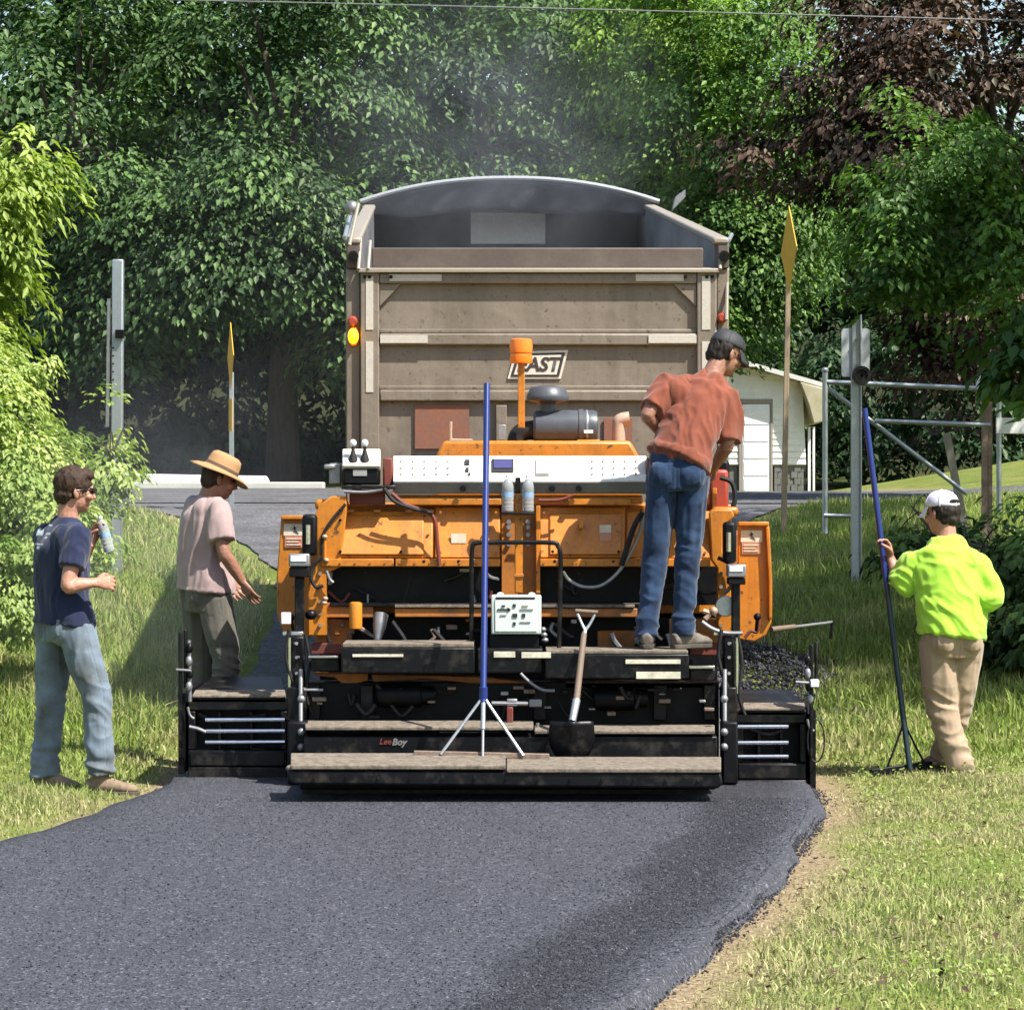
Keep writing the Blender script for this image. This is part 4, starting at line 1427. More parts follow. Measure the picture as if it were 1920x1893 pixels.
lp = slope_panel('rear_panel', 603, 812, 958, 1046, 18.40, 18.26)
mp = slope_panel('rear_panel', 815, 938, 950, 1046, 18.40, 18.28)
rp_ = slope_panel('rear_panel', 1012, 1172, 950, 1046, 18.40, 18.28)
fp = slope_panel('rear_panel', 1175, 1332, 958, 1046, 18.40, 18.26)
slope_panel('inset_panel', 632, 795, 966, 1040, 18.375, 18.25, th=0.02)
slope_panel('inset_panel', 1030, 1165, 962, 1040, 18.37, 18.27, th=0.02)
for xa, xb in ((603, 738), (741, 938), (1012, 1165), (1168, 1332)):
    pb('lower_flange', 'orange', xa, 1047.5, xb, 1062, 18.24, 0.06, 0.005)
bolt_set([(638, 975), (638, 1034), (752, 1034), (795, 1052), (1040, 1052), (1090, 985), (1150, 1052), (860, 1052), (1036, 1034), (1160, 1034)], 18.25)
# console and its shelf
def quad_box(name, mat, top, bot, xa, xb, Yt, Yb, th, bevel=0.006):
    a = [P(xa, bot, Yb), P(xb, bot, Yb), P(xb, top, Yt), P(xa, top, Yt)]
    return MB().prism(a, th).build(name, mat, pv, bevel)


face = quad_box('console_face', 'panel_white', 854, 902, 737, 1212, 18.54, 18.28, V((0, 0.06, -0.05)))
quad_box('console_underside', 'panel_grey', 903, 926, 737, 1212, 18.28, 18.31, V((0, 0.25, 0)))
pb('console_end', 'dark_red', 718, 858, 736, 912, 18.34, 0.2, 0.01)
pb('console_end', 'dark_red', 1213, 858, 1230, 912, 18.34, 0.2, 0.01)


def on_face(px, py, lift=0.003):
    t = (py - 854) / 48.0
    Y = 18.54 + (18.28 - 18.54) * t
    q = P(px, py, Y)
    return q + V((0, -lift * 2, lift))


dots = MB()
for gx0, n_, step in ((752, 5, 22), (1110, 5, 20.5)):
    for i in range(n_):
        for yy in (866, 878, 890):
            q = on_face(gx0 + i * step, yy)
            dots.cyl(q, q + V((0, -0.006, 0.006)), 0.0065, n=6)
dots.build('console_buttons', 'symbol_grey', face)['kind'] = 'stuff'
mb = MB()
for px, py, w_, h_ in ((876, 868, 9, 9), (876, 882, 6, 7), (880, 890, 4, 4), (1020, 868, 6, 8)):
    q0, q1, q2, q3 = (on_face(px - w_ / 2, py + h_ / 2), on_face(px + w_ / 2, py + h_ / 2), on_face(px + w_ / 2, py - h_ / 2), on_face(px - w_ / 2, py - h_ / 2))
    mb.prism([q0, q1, q2, q3], V((0, -0.004, 0.004)))
mb.build('console_gauge', 'symbol_black', face)
for (x0, y0, x1, y1, m_) in ((922, 862, 963, 886, 'symbol_black'), (926, 863, 960, 880, 'display_blue'), (1004, 862, 1030, 892, 'symbol_grey'), (1006, 864, 1028, 890, 'panel_white')):
    lift = 0.006 if m_ in ('display_blue', 'panel_white') else 0.003
    q = [on_face(x0, y1, lift), on_face(x1, y1, lift), on_face(x1, y0, lift), on_face(x0, y0, lift)]
    MB().prism(q, V((0, -0.003, 0.003))).build('console_display', m_, face)
for px in (868, 1035, 1085):
    q = P(px, 916, 18.29)
    MB().cyl(q, q + V((0, -0.02, 0)), 0.018, n=10).build('knob', 'black_matt', pv)
pb('shelf', 'orange', 742, 928, 1205, 945, 18.36, 0.25, 0.01)
pb('shelf_lip', 'orange', 745, 934, 940, 947, 18.32, 0.035, 0.006)
pb('shelf_lip', 'orange', 1065, 934, 1183, 947, 18.32, 0.035, 0.006)
# left operator box with joysticks
pb('control_box', 'black_matt', 643, 874, 710, 909, 18.3, 0.25, 0.012)
quad_box('control_plate', 'panel_white', 841, 873, 642, 713, 18.42, 18.28, V((0, 0.04, -0.03)))
pb('box_label', 'symbol_grey', 662, 880, 688, 892, 18.295, 0.01, 0)
for px in (662, 684):
    q = P(px, 868, 18.33)
    s = MB().lathe([(0.030, 0.0), (0.026, 0.02), (0.014, 0.06), (0.010, 0.075), (0.010, 0.1)], q, V((0, 0, 1)), 12).build('joystick', 'black_rubber', pv)
    MB().ell(q + V((0, 0, 0.115)), (0.020, 0.020, 0.022)).build('joystick_knob', 'cap_plastic', s)
pb('box_tray', 'black_steel', 640, 910, 742, 917, 18.24, 0.3, 0.004)
pb('bracket', 'grey_steel', 617, 868, 640, 908, 18.42, 0.1, 0.01)
pb('bracket', 'grey_steel', 607, 870, 628, 880, 18.4, 0.08, 0.01)
pb('box_leg', 'dark_red', 655, 918, 720, 946, 18.36, 0.2, 0.006)
ph('grab_bar', 'grey_steel', [(645, 921), (690, 922), (740, 912)], 18.25, 0.010)
# --- shoulders and side frames
pp_('side_frame', 'orange', [(585, 975), (600, 945), (622, 930), (650, 930), (650, 958), (640, 1046), (640, 1062), (612, 1075), (612, 1192), (577, 1192), (577, 1110), (597, 1040)], 18.26, 0.10, 0.008)
pp_('side_frame', 'orange', [(1330, 962), (1336, 955), (1372, 955), (1378, 968), (1355, 985), (1355, 1035), (1372, 1065), (1372, 1190), (1345, 1190), (1345, 1065), (1334, 1050)], 18.26, 0.10, 0.008)
pb('frame_cap', 'orange', 590, 936, 650, 956, 18.4, 0.3, 0.02)
pb('frame_cap', 'orange', 1336, 950, 1385, 968, 18.4, 0.3, 0.02)
ph('hose', 'black_rubber', [(648, 945), (622, 975), (605, 1005), (604, 1040)], 18.24, 0.009)
ph('hose', 'black_rubber', [(604, 1045), (588, 1060), (583, 1082), (592, 1100), (606, 1098)], 18.22, 0.010)
ph('hose', 'black_rubber', [(1346, 1045), (1370, 1060), (1372, 1095), (1358, 1112)], 18.22, 0.012)
MB().cyl(P(609, 1010, 18.24), P(609, 1048, 18.24), 0.010, n=8).build('spring_rod', 'orange', pv)
for px, py in ((609, 1006), (612, 1050), (610, 1122), (608, 1130)):
    MB().ell(P(px, py, 18.23), (0.016, 0.016, 0.013)).build('fitting', 'pipe_tan', pv)
ph('latch_rod', 'grey_steel', [(612, 1070), (618, 1085), (625, 1092)], 18.22, 0.009)
# red tank and black hose behind the right shoulder
pb('tank', 'red_tank', 1330, 880, 1366, 956, 18.55, 0.4, 0.02)
pb('tank_strap', 'orange', 1336, 915, 1344, 960, 18.5, 0.04, 0.003)
ph('hose', 'black_rubber', [(1350, 895), (1372, 905), (1378, 935), (1370, 960)], 18.45, 0.014)
pb('cowl', 'black_matt', 1345, 862, 1368, 905, 18.6, 0.3, 0.02)
# --- side shields with decals
for nm, pts, dx in (('l', [(527, 968), (582, 968), (582, 1195), (545, 1195), (530, 1182), (519, 1150), (519, 1080)], 527), ('r', [(1384, 980), (1442, 980), (1447, 1090), (1447, 1165), (1437, 1190), (1415, 1203), (1384, 1198)], 1384)):
    sh = pp_('side_shield', 'orange', pts, 18.9, 0.035, 0.008)
    xs = [p[0] for p in pts]
    x0, x1 = min(xs), max(xs)
    yt = pts[0][1]
    rim = MB().pbox(pts[0][0], yt - 2, pts[1][0], yt + 6, 18.86, 0.05)
    if nm == 'r':
        rim.ppoly([(1436, 988), (1443, 988), (1448, 1090), (1448, 1160), (1441, 1160), (1441, 1090)], 18.86, 0.05)
    rim.build('shield_rim', 'orange', sh, 0.006)
    ox = 532 if nm == 'l' else 1389
    pb('decal', 'decal_white', ox, yt + 14, ox + 40, yt + 36, 18.892, 0.006, 0, sh)
    pb('decal', 'decal_red', ox + 2, yt + 37, ox + 38, yt + 58, 18.892, 0.006, 0, sh)
    mb = MB()
    mb.ppoly([(ox + 18, yt + 16), (ox + 24, yt + 22), (ox + 21, yt + 24), (ox + 28, yt + 32), (ox + 18, yt + 27), (ox + 21, yt + 25), (ox + 14, yt + 22), (ox + 19, yt + 22)], 18.888, 0.004)
    mb.build('decal_mark', 'symbol_black', sh)
    mb = MB()
    for k in range(3):
        mb.pbox(ox + 5, yt + 41 + k * 5.5, ox + 33 - 5 * (k % 2), yt + 43 + k * 5.5, 18.888, 0.004)
    mb.build('decal_text', 'decal_white', sh)
# --- black band, recess, beam
pb('recess_wall', 'black_matt', 612, 1062, 1345, 1134, 18.45, 0.1, 0)
pb('recess_ledge', 'black_steel', 618, 1130, 1200, 1137, 18.30, 0.2, 0.004)
pb('ledge_dust', 'caked_dust', 740, 1133, 1190, 1139, 18.285, 0.06, 0.003)
pb('cross_beam', 'orange_dirty', 740, 1140, 1195, 1157, 18.30, 0.15, 0.006)
pb('cross_beam', 'orange_dirty', 606, 1130, 700, 1158, 18.32, 0.15, 0.006)
pb('band_label', 'reflect_white', 862, 1066, 882, 1072, 18.44, 0.01, 0)
bolt_set([(684, 1074), (700, 1120), (1085, 1075), (1090, 1088)], 18.45)
# central recess with post
pb('centre_recess', 'orange_dirty', 940, 950, 1012, 1118, 18.38, 0.08, 0.004)
pb('centre_side', 'orange', 1005, 948, 1013, 1112, 18.30, 0.13, 0.003)
pb('centre_post', 'orange', 965, 925, 980, 1112, 18.20, 0.05, 0.006)
pb('post_band', 'orange_dirty', 963, 1076, 982, 1082, 18.19, 0.07, 0.003)
for yy in (978, 988, 1002, 1020):
    for px in (954, 990):
        MB().cyl(P(px, yy, 18.42), P(px, yy, 18.36), 0.014, n=10).build('fitting', 'grey_steel', pv)
# --- hood top: air cleaner, beacon, stack
cp = V((0, 1, 0))
Yc = 19.25
ac = MB().lathe([(0.02, -0.20), (0.085, -0.20), (0.10, -0.185), (0.104, -0.13), (0.104, 0.07), (0.110, 0.075), (0.110, 0.10), (0.104, 0.105), (0.104, 0.16), (0.095, 0.185), (0.06, 0.19)], P(1062, 801, Yc), V((1, 0, 0)), 28).build('air_cleaner', 'air_grey', pv)
MB().lathe([(0.105, 0.0), (0.1065, 0.004), (0.1065, 0.010), (0.105, 0.014)], P(1098, 801, Yc), V((1, 0, 0)), 28).build('clamp_band', 'grey_steel', ac)
MB().pbox(1095, 806, 1112, 812, Yc - 0.107, 0.006).build('badge', 'cap_plastic', ac)
MB().tube([P(1008, 806, Yc), P(985, 808, Yc), P(970, 820, Yc), P(968, 852, Yc)], [0.062, 0.056, 0.056, 0.062], 16, spline=6).build('intake_elbow', 'black_rubber', pv)
MB().lathe([(0.066, 0), (0.068, 0.01), (0.066, 0.03)], P(968, 840, Yc), V((0, 0, 1)), 16).build('hose_clamp', 'grey_steel', pv)
cap_ = MB().lathe([(0.05, -0.15), (0.05, -0.03), (0.075, -0.02), (0.125, -0.01), (0.130, 0.005), (0.128, 0.02), (0.105, 0.065), (0.09, 0.075), (0.05, 0.08)], P(1027, 748, Yc), V((0, 0, 1)), 26).build('rain_cap', 'air_grey', pv)
pb('cleaner_strap', 'black_matt', 1052, 832, 1074, 846, Yc - 0.06, 0.12, 0.004)
pb('hood_bracket', 'orange', 1082, 824, 1125, 838, 19.0, 0.2, 0.006)
pb('hood_bracket', 'orange', 992, 832, 1052, 842, 18.97, 0.2, 0.006)
bp_ = pb('beacon_post', 'orange', 971, 680, 984, 802, 19.12, 0.04, 0.004)
MB().lathe([(0.066, 0.0), (0.069, 0.01), (0.066, 0.055), (0.058, 0.056), (0.058, 0.062), (0.068, 0.063), (0.070, 0.10), (0.064, 0.142), (0.05, 0.148)], P(977, 681, 19.14), V((0, 0, 1)), 22).build('beacon', 'amber', bp_)
MB().tube([P(1160, 828, 19.3), P(1160, 800, 19.3), P(1163, 788, 19.3), P(1180, 785, 19.3)], [0.040, 0.040, 0.042, 0.044], 14, spline=5).build('exhaust_pipe', 'pipe_tan', pv)
ph('lift_eye', 'pipe_tan', [(845, 790), (845, 822), (850, 825), (884, 826)], 19.0, 0.010)
pb('handle_plate', 'pipe_tan', 842, 823, 886, 828, 18.96, 0.06, 0.003)
pb('hood_latch', 'grey_steel', 934, 796, 948, 825, 19.1, 0.04, 0.004)
# --- hoop rail
ph('hoop_rail', 'black_steel', [(884, 1250), (884, 1120), (885, 1030), (895, 1018), (920, 1017), (1030, 1017), (1046, 1024), (1051, 1045), (1050, 1140), (1047, 1250)], 17.98, 0.013, 10)
# hanging hose loop and cables
ph('hose', 'grey_steel', [(1056, 1072, -0.02), (1068, 1088), (1095, 1100), (1130, 1096), (1165, 1065), (1195, 1010), (1206, 965)], 18.2, 0.010)
ph('hose', 'black_rubber', [(1205, 960), (1190, 985), (1178, 1020), (1165, 1060)], 18.18, 0.016)
ph('hose', 'dark_red', [(735, 925), (760, 945), (800, 960), (815, 975), (820, 1020), (824, 1062)], 18.22, 0.012)
ph('hose', 'black_rubber', [(720, 915), (740, 940), (780, 955), (812, 962)], 18.2, 0.011)
ph('hose', 'dark_red', [(1010, 938), (1050, 937), (1075, 928)], 18.24, 0.010)
pb('stay_bracket', 'orange', 1086, 978, 1094, 990, 18.20, 0.14, 0.003)
# --- hydraulic levelling columns either side of the screed
for side, (cx0, tx0, tx1, by0) in (('l', (575, 566, 594, 964)), ('r', (1376, 1356, 1381, 978))):
    s = -1 if side == 'l' else 1
    pb('cylinder_housing', 'black_matt', tx0, by0, tx1, by0 + 78, 18.08, 0.09, 0.02)
    xm = (tx0 + tx1) / 2
    MB().cyl(P(xm - 2, by0 + 20, 18.07), P(xm - 2, by0 + 56, 18.07), 0.014, n=10).build('cylinder_rod', 'chrome', pv)
    bx0, bx1 = (541, 580) if side == 'l' else (1364, 1399)
    pb('sensor_box', 'grey_steel', bx0, 1038 if side == 'l' else 1058, bx1, 1062 if side == 'l' else 1082, 18.02, 0.12, 0.008)
    pb('sensor_label', 'cap_plastic', bx0 + 4, 1041 if side == 'l' else 1061, bx1 - 6, 1052 if side == 'l' else 1071, 18.015, 0.01, 0)
    pb('sensor_base', 'black_matt', bx0 + 1, 1063 if side == 'l' else 1083, bx1 - 1, 1082 if side == 'l' else 1096, 18.03, 0.12, 0.006)
    lx0, lx1 = (552, 570) if side == 'l' else (1372, 1388)
    pb('column_upper', 'black_steel', lx0, 1082, lx1, 1190, 18.08, 0.07, 0.008)
    pb('column_flange', 'chrome', 530 if side == 'l' else 1338, 1184, 568 if side == 'l' else 1392, 1191, 18.0, 0.14, 0.003)
    c0, c1 = (541, 571) if side == 'l' else (1356, 1378)
    pb('column_lower', 'black_steel', c0, 1192, c1, 1302, 17.98, 0.10, 0.014)
    MB().cyl(P(c1 + 4 if side == 'r' else c0 + 2, 1195, 17.95), P(c1 + 4 if side == 'r' else c0 + 2, 1300, 17.95), 0.009, n=8).build('guide_rod', 'chrome', pv)
    pb('column_foot', 'black_steel', c0 - 4, 1288, c1 + 4, 1352, 17.9, 0.16, 0.01)
    pb('foot_plate', 'black_matt', c0 - 2, 1353, c1 + 6, 1470, 17.72, 0.2, 0.012)
    MB().cyl(P((c0 + c1) / 2 + 8 * -s, 1255, 17.92), P((c0 + c1) / 2 + 8 * -s, 1380, 17.8), 0.012, n=8).build('turnbuckle', 'grey_steel', pv)
    for yy in (1310, 1372, 1400):
        MB().ell(P((c0 + c1) / 2 + 9 * -s, yy, 17.72), (0.022, 0.02, 0.022)).build('adjuster', 'grey_steel', pv)
    kx = 546 if side == 'l' else 1420
    st = MB().cyl(P(kx, 1160 if side == 'l' else 1158, 18.2), P(kx + (4 if side == 'l' else -2), 1182, 18.25), 0.010, n=8).build('lever', 'black_steel', pv)
    MB().ell(P(kx, 1158 if side == 'l' else 1156, 18.2), (0.022, 0.022, 0.022)).build('lever_knob', 'black_matt', st)
MB().lathe([(0.055, 0), (0.06, 0.01), (0.055, 0.02)], P(1360, 1136, 18.16), V((0, -1, 0)), 22).build('mirror_disc', 'galvanised', pv)
ph('brace_rod', 'grey_steel', [(1316, 1165), (1335, 1178), (1360, 1186), (1392, 1187)], 17.98, 0.012)
ph('lever', 'dark_red', [(1396, 1196), (1408, 1183), (1420, 1184), (1424, 1160)], 18.7, 0.010)
ph('hand_crank', 'pipe_tan', [(1318, 1145), (1330, 1150), (1322, 1160)], 18.1, 0.016)
pb('corner_bracket', 'cap_plastic', 527, 1148, 546, 1170, 18.1, 0.05, 0.004)
MB().ell(P(583, 1152, 18.15), (0.035, 0.035, 0.03)).build('fitting', 'black_steel', pv)
MB().ell(P(1338, 1145, 18.1), (0.026, 0.03, 0.026)).build('fitting', 'pipe_tan', pv)
# --- lower rear of the tractor
pb('lower_body', 'black_matt', 600, 1158, 1345, 1300, 18.55, 1.2, 0)
pb('lower_panel', 'orange_dirty', 592, 1160, 660, 1205, 18.40, 0.05, 0.004)
pb('lower_panel', 'orange_dirty', 1255, 1160, 1345, 1205, 18.40, 0.05, 0.004)
pb('lower_panel', 'orange_dirty', 1120, 1182, 1190, 1212, 18.46, 0.05, 0.004)
pb('red_plate', 'dark_red', 583, 1206, 640, 1226, 18.3, 0.06, 0.004)
pb('red_plate', 'dark_red', 1294, 1208, 1346, 1228, 18.3, 0.06, 0.004)
MB().lathe([(0.03, 0.0), (0.036, 0.005), (0.037, 0.03), (0.037, 0.14), (0.034, 0.15), (0.02, 0.155)], P(667, 1179, 18.2), V((0, 0, 1)), 18).build('oil_filter', 'filter_orange', pv)
MB().tube([P(714, 1152, 18.3), P(712, 1168, 18.28), P(708, 1200, 18.25)], [0.045, 0.04, 0.022], 12, spline=4).build('drive_shaft', 'grey_steel', pv)
for (a_, b_) in (((735, 1165), (760, 1205)), ((812, 1180), (835, 1205)), ((1040, 1170), (1075, 1195)), ((1200, 1160), (1240, 1200))):
    ph('hose', 'black_rubber', [a_, ((a_[0] + b_[0]) / 2 + 8, (a_[1] + b_[1]) / 2 + 9), b_], 18.3, 0.014)
for px, py in ((995, 1196), (1022, 1200), (1018, 1180), (1020, 1190)):
    MB().ell(P(px, py, 18.2), (0.02, 0.018, 0.016)).build('fitting', 'grey_steel', pv)
# grey control box on the screed
cb = pb('screed_control', 'pale_box', 921, 1116, 1015, 1189, 17.86, 0.13, 0.008)
pb('control_face', 'pale_face', 928, 1124, 1007, 1184, 17.853, 0.012, 0.003, cb)
mb = MB()
mb.pbox(930, 1119, 1003, 1123.5, 17.852, 0.01)
for x0, y0, x1, y1 in ((933, 1141, 955, 1144), (962, 1132, 967, 1138), (961, 1150, 970, 1157), (979, 1150, 985, 1157), (962, 1166, 967, 1172), (941, 1134, 947, 1137)):
    mb.pbox(x0, y0, x1, y1, 17.847, 0.008)
mb.ppoly([(952, 1138), (958, 1142.5), (952, 1147)], 17.847, 0.008)
mb.build('control_marks', 'symbol_black', cb)
mb = MB()
for x0, y0, x1, y1 in ((975, 1141, 1000, 1143), (979, 1134, 990, 1137), (938, 1152, 950, 1153.5), (975, 1165, 995, 1166.5)):
    mb.pbox(x0, y0, x1, y1, 17.847, 0.008)
mb.build('control_text', 'symbol_grey', cb)
mb = MB()
mb.ell(P(938, 1114, 17.9), (0.02, 0.02, 0.012))
mb.ell(P(997, 1114, 17.9), (0.02, 0.02, 0.012))
mb.build('box_latch', 'cap_plastic', cb)
pb('box_mount', 'black_matt', 918, 1190, 1010, 1222, 17.9, 0.1, 0.004)
# --- screed platform (where the operator stands)
pb('platform', 'black_steel', 640, 1214, 890, 1262, 17.72, 0.42, 0.008)
pb('platform_tread', 'caked_dust', 642, 1206, 888, 1213.5, 17.73, 0.38, 0.004)
pb('platform', 'black_steel', 1022, 1226, 1292, 1272, 17.70, 0.42, 0.008)
pb('platform_tread', 'caked_dust', 1024, 1219, 1290, 1225.5, 17.71, 0.40, 0.004)
pb('platform', 'black_steel', 895, 1216, 1018, 1262, 17.80, 0.32, 0.008)
for x0, y0, x1, y1, Y in ((661, 1226, 756, 1231, 17.71), (926, 1221, 966, 1232, 17.79), (978, 1222, 1033, 1233, 17.69), (1173, 1236, 1276, 1244, 17.69), (1193, 1259, 1276, 1272, 17.69)):
    pb('reflector_strip', 'reflective', x0, y0, x1, y1, Y, 0.008, 0)
bolt_set([(700, 1246), (800, 1246), (1060, 1250), (1140, 1252)], 17.72)
pb('step_bar', 'chrome', 578, 1229, 634, 1233, 17.85, 0.05, 0.002)
pb('step_bar', 'chrome', 1292, 1248, 1340, 1253, 17.85, 0.05, 0.002)
pb('frame_box', 'black_steel', 583, 1234, 636, 1258, 17.9, 0.2, 0.006)
pb('frame_box', 'black_steel', 1294, 1254, 1342, 1276, 17.9, 0.2, 0.006)
# orange arms glimpsed under the platform
pp_('tow_arm', 'orange_dirty', [(588, 1262), (690, 1262), (690, 1276), (660, 1282), (640, 1280), (628, 1270), (588, 1266)], 18.05, 0.1, 0.004)
pp_('tow_arm', 'orange_dirty', [(696, 1264), (900, 1268), (1000, 1280), (900, 1282), (800, 1272), (700, 1278)], 18.05, 0.1, 0.004)
pp_('tow_arm', 'rust_steel', [(1060, 1278), (1340, 1278), (1340, 1290), (1060, 1290)], 18.05, 0.1, 0.004)
# vibrator motors, mounts and clutter between the decks
for x0, x1, yc in ((706, 815, 1303), (1112, 1214, 1309)):
    a, b2 = P(x0, yc, 17.95), P(x1, yc, 17.95)
    MB().lathe([(0.05, 0), (0.062, 0.01), (0.068, 0.02), (0.068, (b2.x - a.x) - 0.08), (0.055, (b2.x - a.x) - 0.07), (0.05, b2.x - a.x)], a, V((1, 0, 0)), 20).build('vibrator_motor', 'black_matt', pv)
pb('screed_back', 'black_matt', 576, 1280, 1348, 1420, 18.05, 0.3, 0)
for x0, x1 in ((578, 600), (676, 700), (1000, 1024), (1225, 1250), (1320, 1342)):
    pb('mount_plate', 'black_steel', x0, 1284, x1, 1350, 17.98, 0.05, 0.005)
rr = random.Random(5)
for k in range(16):
    x = rr.uniform(585, 1330)
    y = rr.uniform(1282, 1330)
    dx = rr.uniform(-50, 50)
    ph('hose', 'black_rubber', [(x, y), (x + dx * 0.5, y + rr.uniform(8, 24)), (x + dx, y + rr.uniform(-6, 26))], 17.93 + rr.uniform(-.05, .05), rr.uniform(0.008, 0.014), 6)
for k in range(22):
    x = rr.uniform(585, 1335)
    y = rr.uniform(1282, 1345)
    m_ = rr.choice(['grey_steel', 'black_steel', 'rust_steel', 'grey_steel'])
    s = rr.uniform(5, 14)
    pb('fitting', m_, x, y, x + s * rr.uniform(1.0, 2.2), y + s * 0.55, 17.88, 0.06, 0.004)
ph('brace_rod', 'grey_steel', [(976, 1262), (995, 1280), (1018, 1293), (1040, 1294)], 17.80, 0.009)
ph('cross_rod', 'grey_steel', [(922, 1318), (990, 1319)], 17.78, 0.012)
pb('clamp', 'grey_steel', 950, 1310, 970, 1324, 17.77, 0.05, 0.006)
pb('clamp', 'grey_steel', 992, 1311, 1016, 1325, 17.77, 0.05, 0.006)
pb('jack', 'dark_red', 950, 1325, 962, 1405, 17.76, 0.04, 0.006)
ph('cross_rod', 'grey_steel', [(1008, 1355), (1010, 1372), (1028, 1368)], 17.75, 0.010)
ph('rail', 'grey_steel', [(570, 1293), (606, 1293)], 17.85, 0.008)
# --- main screed
pb('screed_deck', 'black_steel', 570, 1380, 1345, 1432, 17.62, 0.4, 0.008)
def ledge(name, x0, x1, yb, yf, Yb, Yf, th):
    a = [P(x0, yf, Yf), P(x1, yf, Yf), P(x1, yb, Yb), P(x0, yb, Yb)]
    return MB().prism(a, (0, 0, -th)).build(name, 'caked_dust', pv, 0.006)
ledge('upper_step', 572, 1000, 1350, 1362, 17.85, 17.60, 0.022)
ledge('upper_step', 1002, 1340, 1358, 1369, 17.85, 17.60, 0.022)
ledge('walk_plank', 545, 948, 1411, 1434, 17.20, 16.75, 0.025)
ledge('walk_plank', 949.5, 1352, 1418, 1440, 17.20, 16.75, 0.025)
pp_('plank_beam', 'black_steel', [(538, 1443), (1352, 1449), (1356, 1470), (1345, 1478), (548, 1470), (540, 1462)], 16.76, 0.45, 0.012)
MB().ell(P(548, 1440, 16.80), (0.035, 0.03, 0.02)).build('plank_end', 'caked_dust', pv)
pb('screed_plate', 'black_matt', 562, 1436, 1342, 1480, 17.22, 0.75, 0.01)
pb('screed_shoe', 'black_steel', 566, 1476, 1330, 1494, 17.24, 0.7, 0.006)
bolt_set([(590 + 60 * k, 1456 + 0.0075 * 60 * k) for k in range(13)], 16.76, 0.010)
# maker's worn mark
c_ = P(722, 1390, 17.615)
text_mb('Lee', 0.046, lambda u, v, w: c_ + V((u, -w, v)), 0.25, 0.001, 0.003).build('lettering', 'dark_red', pv, angle=0)
c2_ = P(748, 1391, 17.615)
text_mb('Boy', 0.050, lambda u, v, w: c2_ + V((u, -w, v)), 0.25, 0.002, 0.003).build('lettering', 'panel_grey', pv, angle=0)
# --- screed extensions
def extension(x0, x1, ytop, ymid, ybot, Y, rods, rx0, rx1, gate_x, s):
    pp_('extension_box', 'black_matt', [(x0, ymid), (x1, ymid), (x1, ybot), (x0, ybot)], Y + 0.14, 0.25, 0.004)
    pb('frame_bar', 'black_steel', x0, ymid, x1, ymid + 24, Y, 0.13, 0.008)
    pb('frame_bar', 'black_steel', x0, ybot - 40, x1, ybot - 9, Y - 0.02, 0.15, 0.008)
    pb('frame_bar', 'black_steel', x0, ymid + 25, x0 + 14, ybot - 41, Y, 0.13, 0.006)
    pb('frame_bar', 'black_steel', x1 - 12, ymid + 25, x1, ybot - 41, Y, 0.13, 0.006)
    for kx in (0.3, 0.62):
        xx = x0 + (x1 - x0) * kx
        pb('gusset_plate', 'black_steel', xx, ymid + 25, xx + 7, ybot - 41, Y + 0.06, 0.07, 0.004)
    ph('hose', 'black_rubber', [(x0 + 20, ymid + 30), (x0 + 60, ymid + 44), (x1 - 40, ymid + 32)], Y + 0.04, 0.012)
    a = [P(x0, ymid - 1, Y), P(x1, ymid - 1, Y), P(x1 - (10 if s < 0 else 30), ytop, Y + 0.7), P(x0 + (45 if s < 0 else 5), ytop, Y + 0.7)]
    MB().prism(a, (0, 0, -0.03)).build('extension_top', 'black_steel', pv, 0.004)
    MB().prism([P(x0 + 8, ymid, Y - 0.01), P(x1 - 2, ymid, Y - 0.01), P(x1 - 4, ymid - 11, Y + 0.12), P(x0 + 14, ymid - 11, Y + 0.12)], (0, 0, 0.014)).build('extension_dust', 'caked_dust', pv, 0.004)
    for ry in rods:
        MB().cyl(P(rx0, ry, Y - 0.015), P(rx1, ry - 0.5, Y - 0.015), 0.0125, n=12).build('slide_rod', 'chrome', pv)
    pb('extension_shoe', 'black_steel', x0, ybot - 8, x1, ybot + 14, Y - 0.05, 0.4, 0.006)
    pb('extension_ledge', 'black_steel', x0 + 4, ybot - 38, x1 - 4, ybot - 10, Y - 0.03, 0.03, 0.006)
extension(352, 538, 1268, 1308, 1446, 18.25, (1349, 1370, 1391), 385, 534, 340, -1)
extension(1380, 1512, 1292, 1332, 1470, 18.02, (1362, 1392, 1418), 1380, 1478, 1518, 1)
# end gates
for s, gx0, gx1, y0, y1, Y in ((-1, 334, 346, 1185, 1450, 18.2), (1, 1518, 1530, 1208, 1488, 17.98)):
    MB().pbox(gx0, 1300 if s < 0 else 1330, gx1, y1, Y, 1.0).build('end_gate', 'black_matt', pv, 0.004)
    pb('gate_post', 'black_steel', gx0, y0, gx0 + 7, 1420, Y - 0.04, 0.05, 0.006)
    pb('gate_post', 'black_steel', gx0 + 10, y0 - 5, gx0 + 16, 1290, Y - 0.02, 0.05, 0.006)
    cxg = gx0 + (20 if s < 0 else -2)
    for k in range(4):
        MB().ell(P(cxg + rr.uniform(-3, 3), y0 + 30 + k * 24, Y - 0.03), (0.02, 0.02, 0.03)).build('adjuster', 'grey_steel' if k % 2 else 'black_steel', pv)
    MB().cyl(P(cxg, y0 + 15, Y), P(cxg + 2, y0 + 130, Y), 0.012, n=8).build('adjuster_screw', 'grey_steel', pv)
    ph('gate_hook', 'grey_steel', [(cxg - 2, y0 + 140), (cxg + 2, y0 + 155), (cxg + 10, y0 + 162)], Y - 0.03, 0.008)
    ph('gate_handle', 'grey_steel', [(cxg - 24 * 1, y0 + 70), (cxg + 4, y0 + 72)], Y - 0.05, 0.008)
ph('gate_link', 'grey_steel', [(355, 1362), (372, 1366), (386, 1372)], 18.12, 0.010)
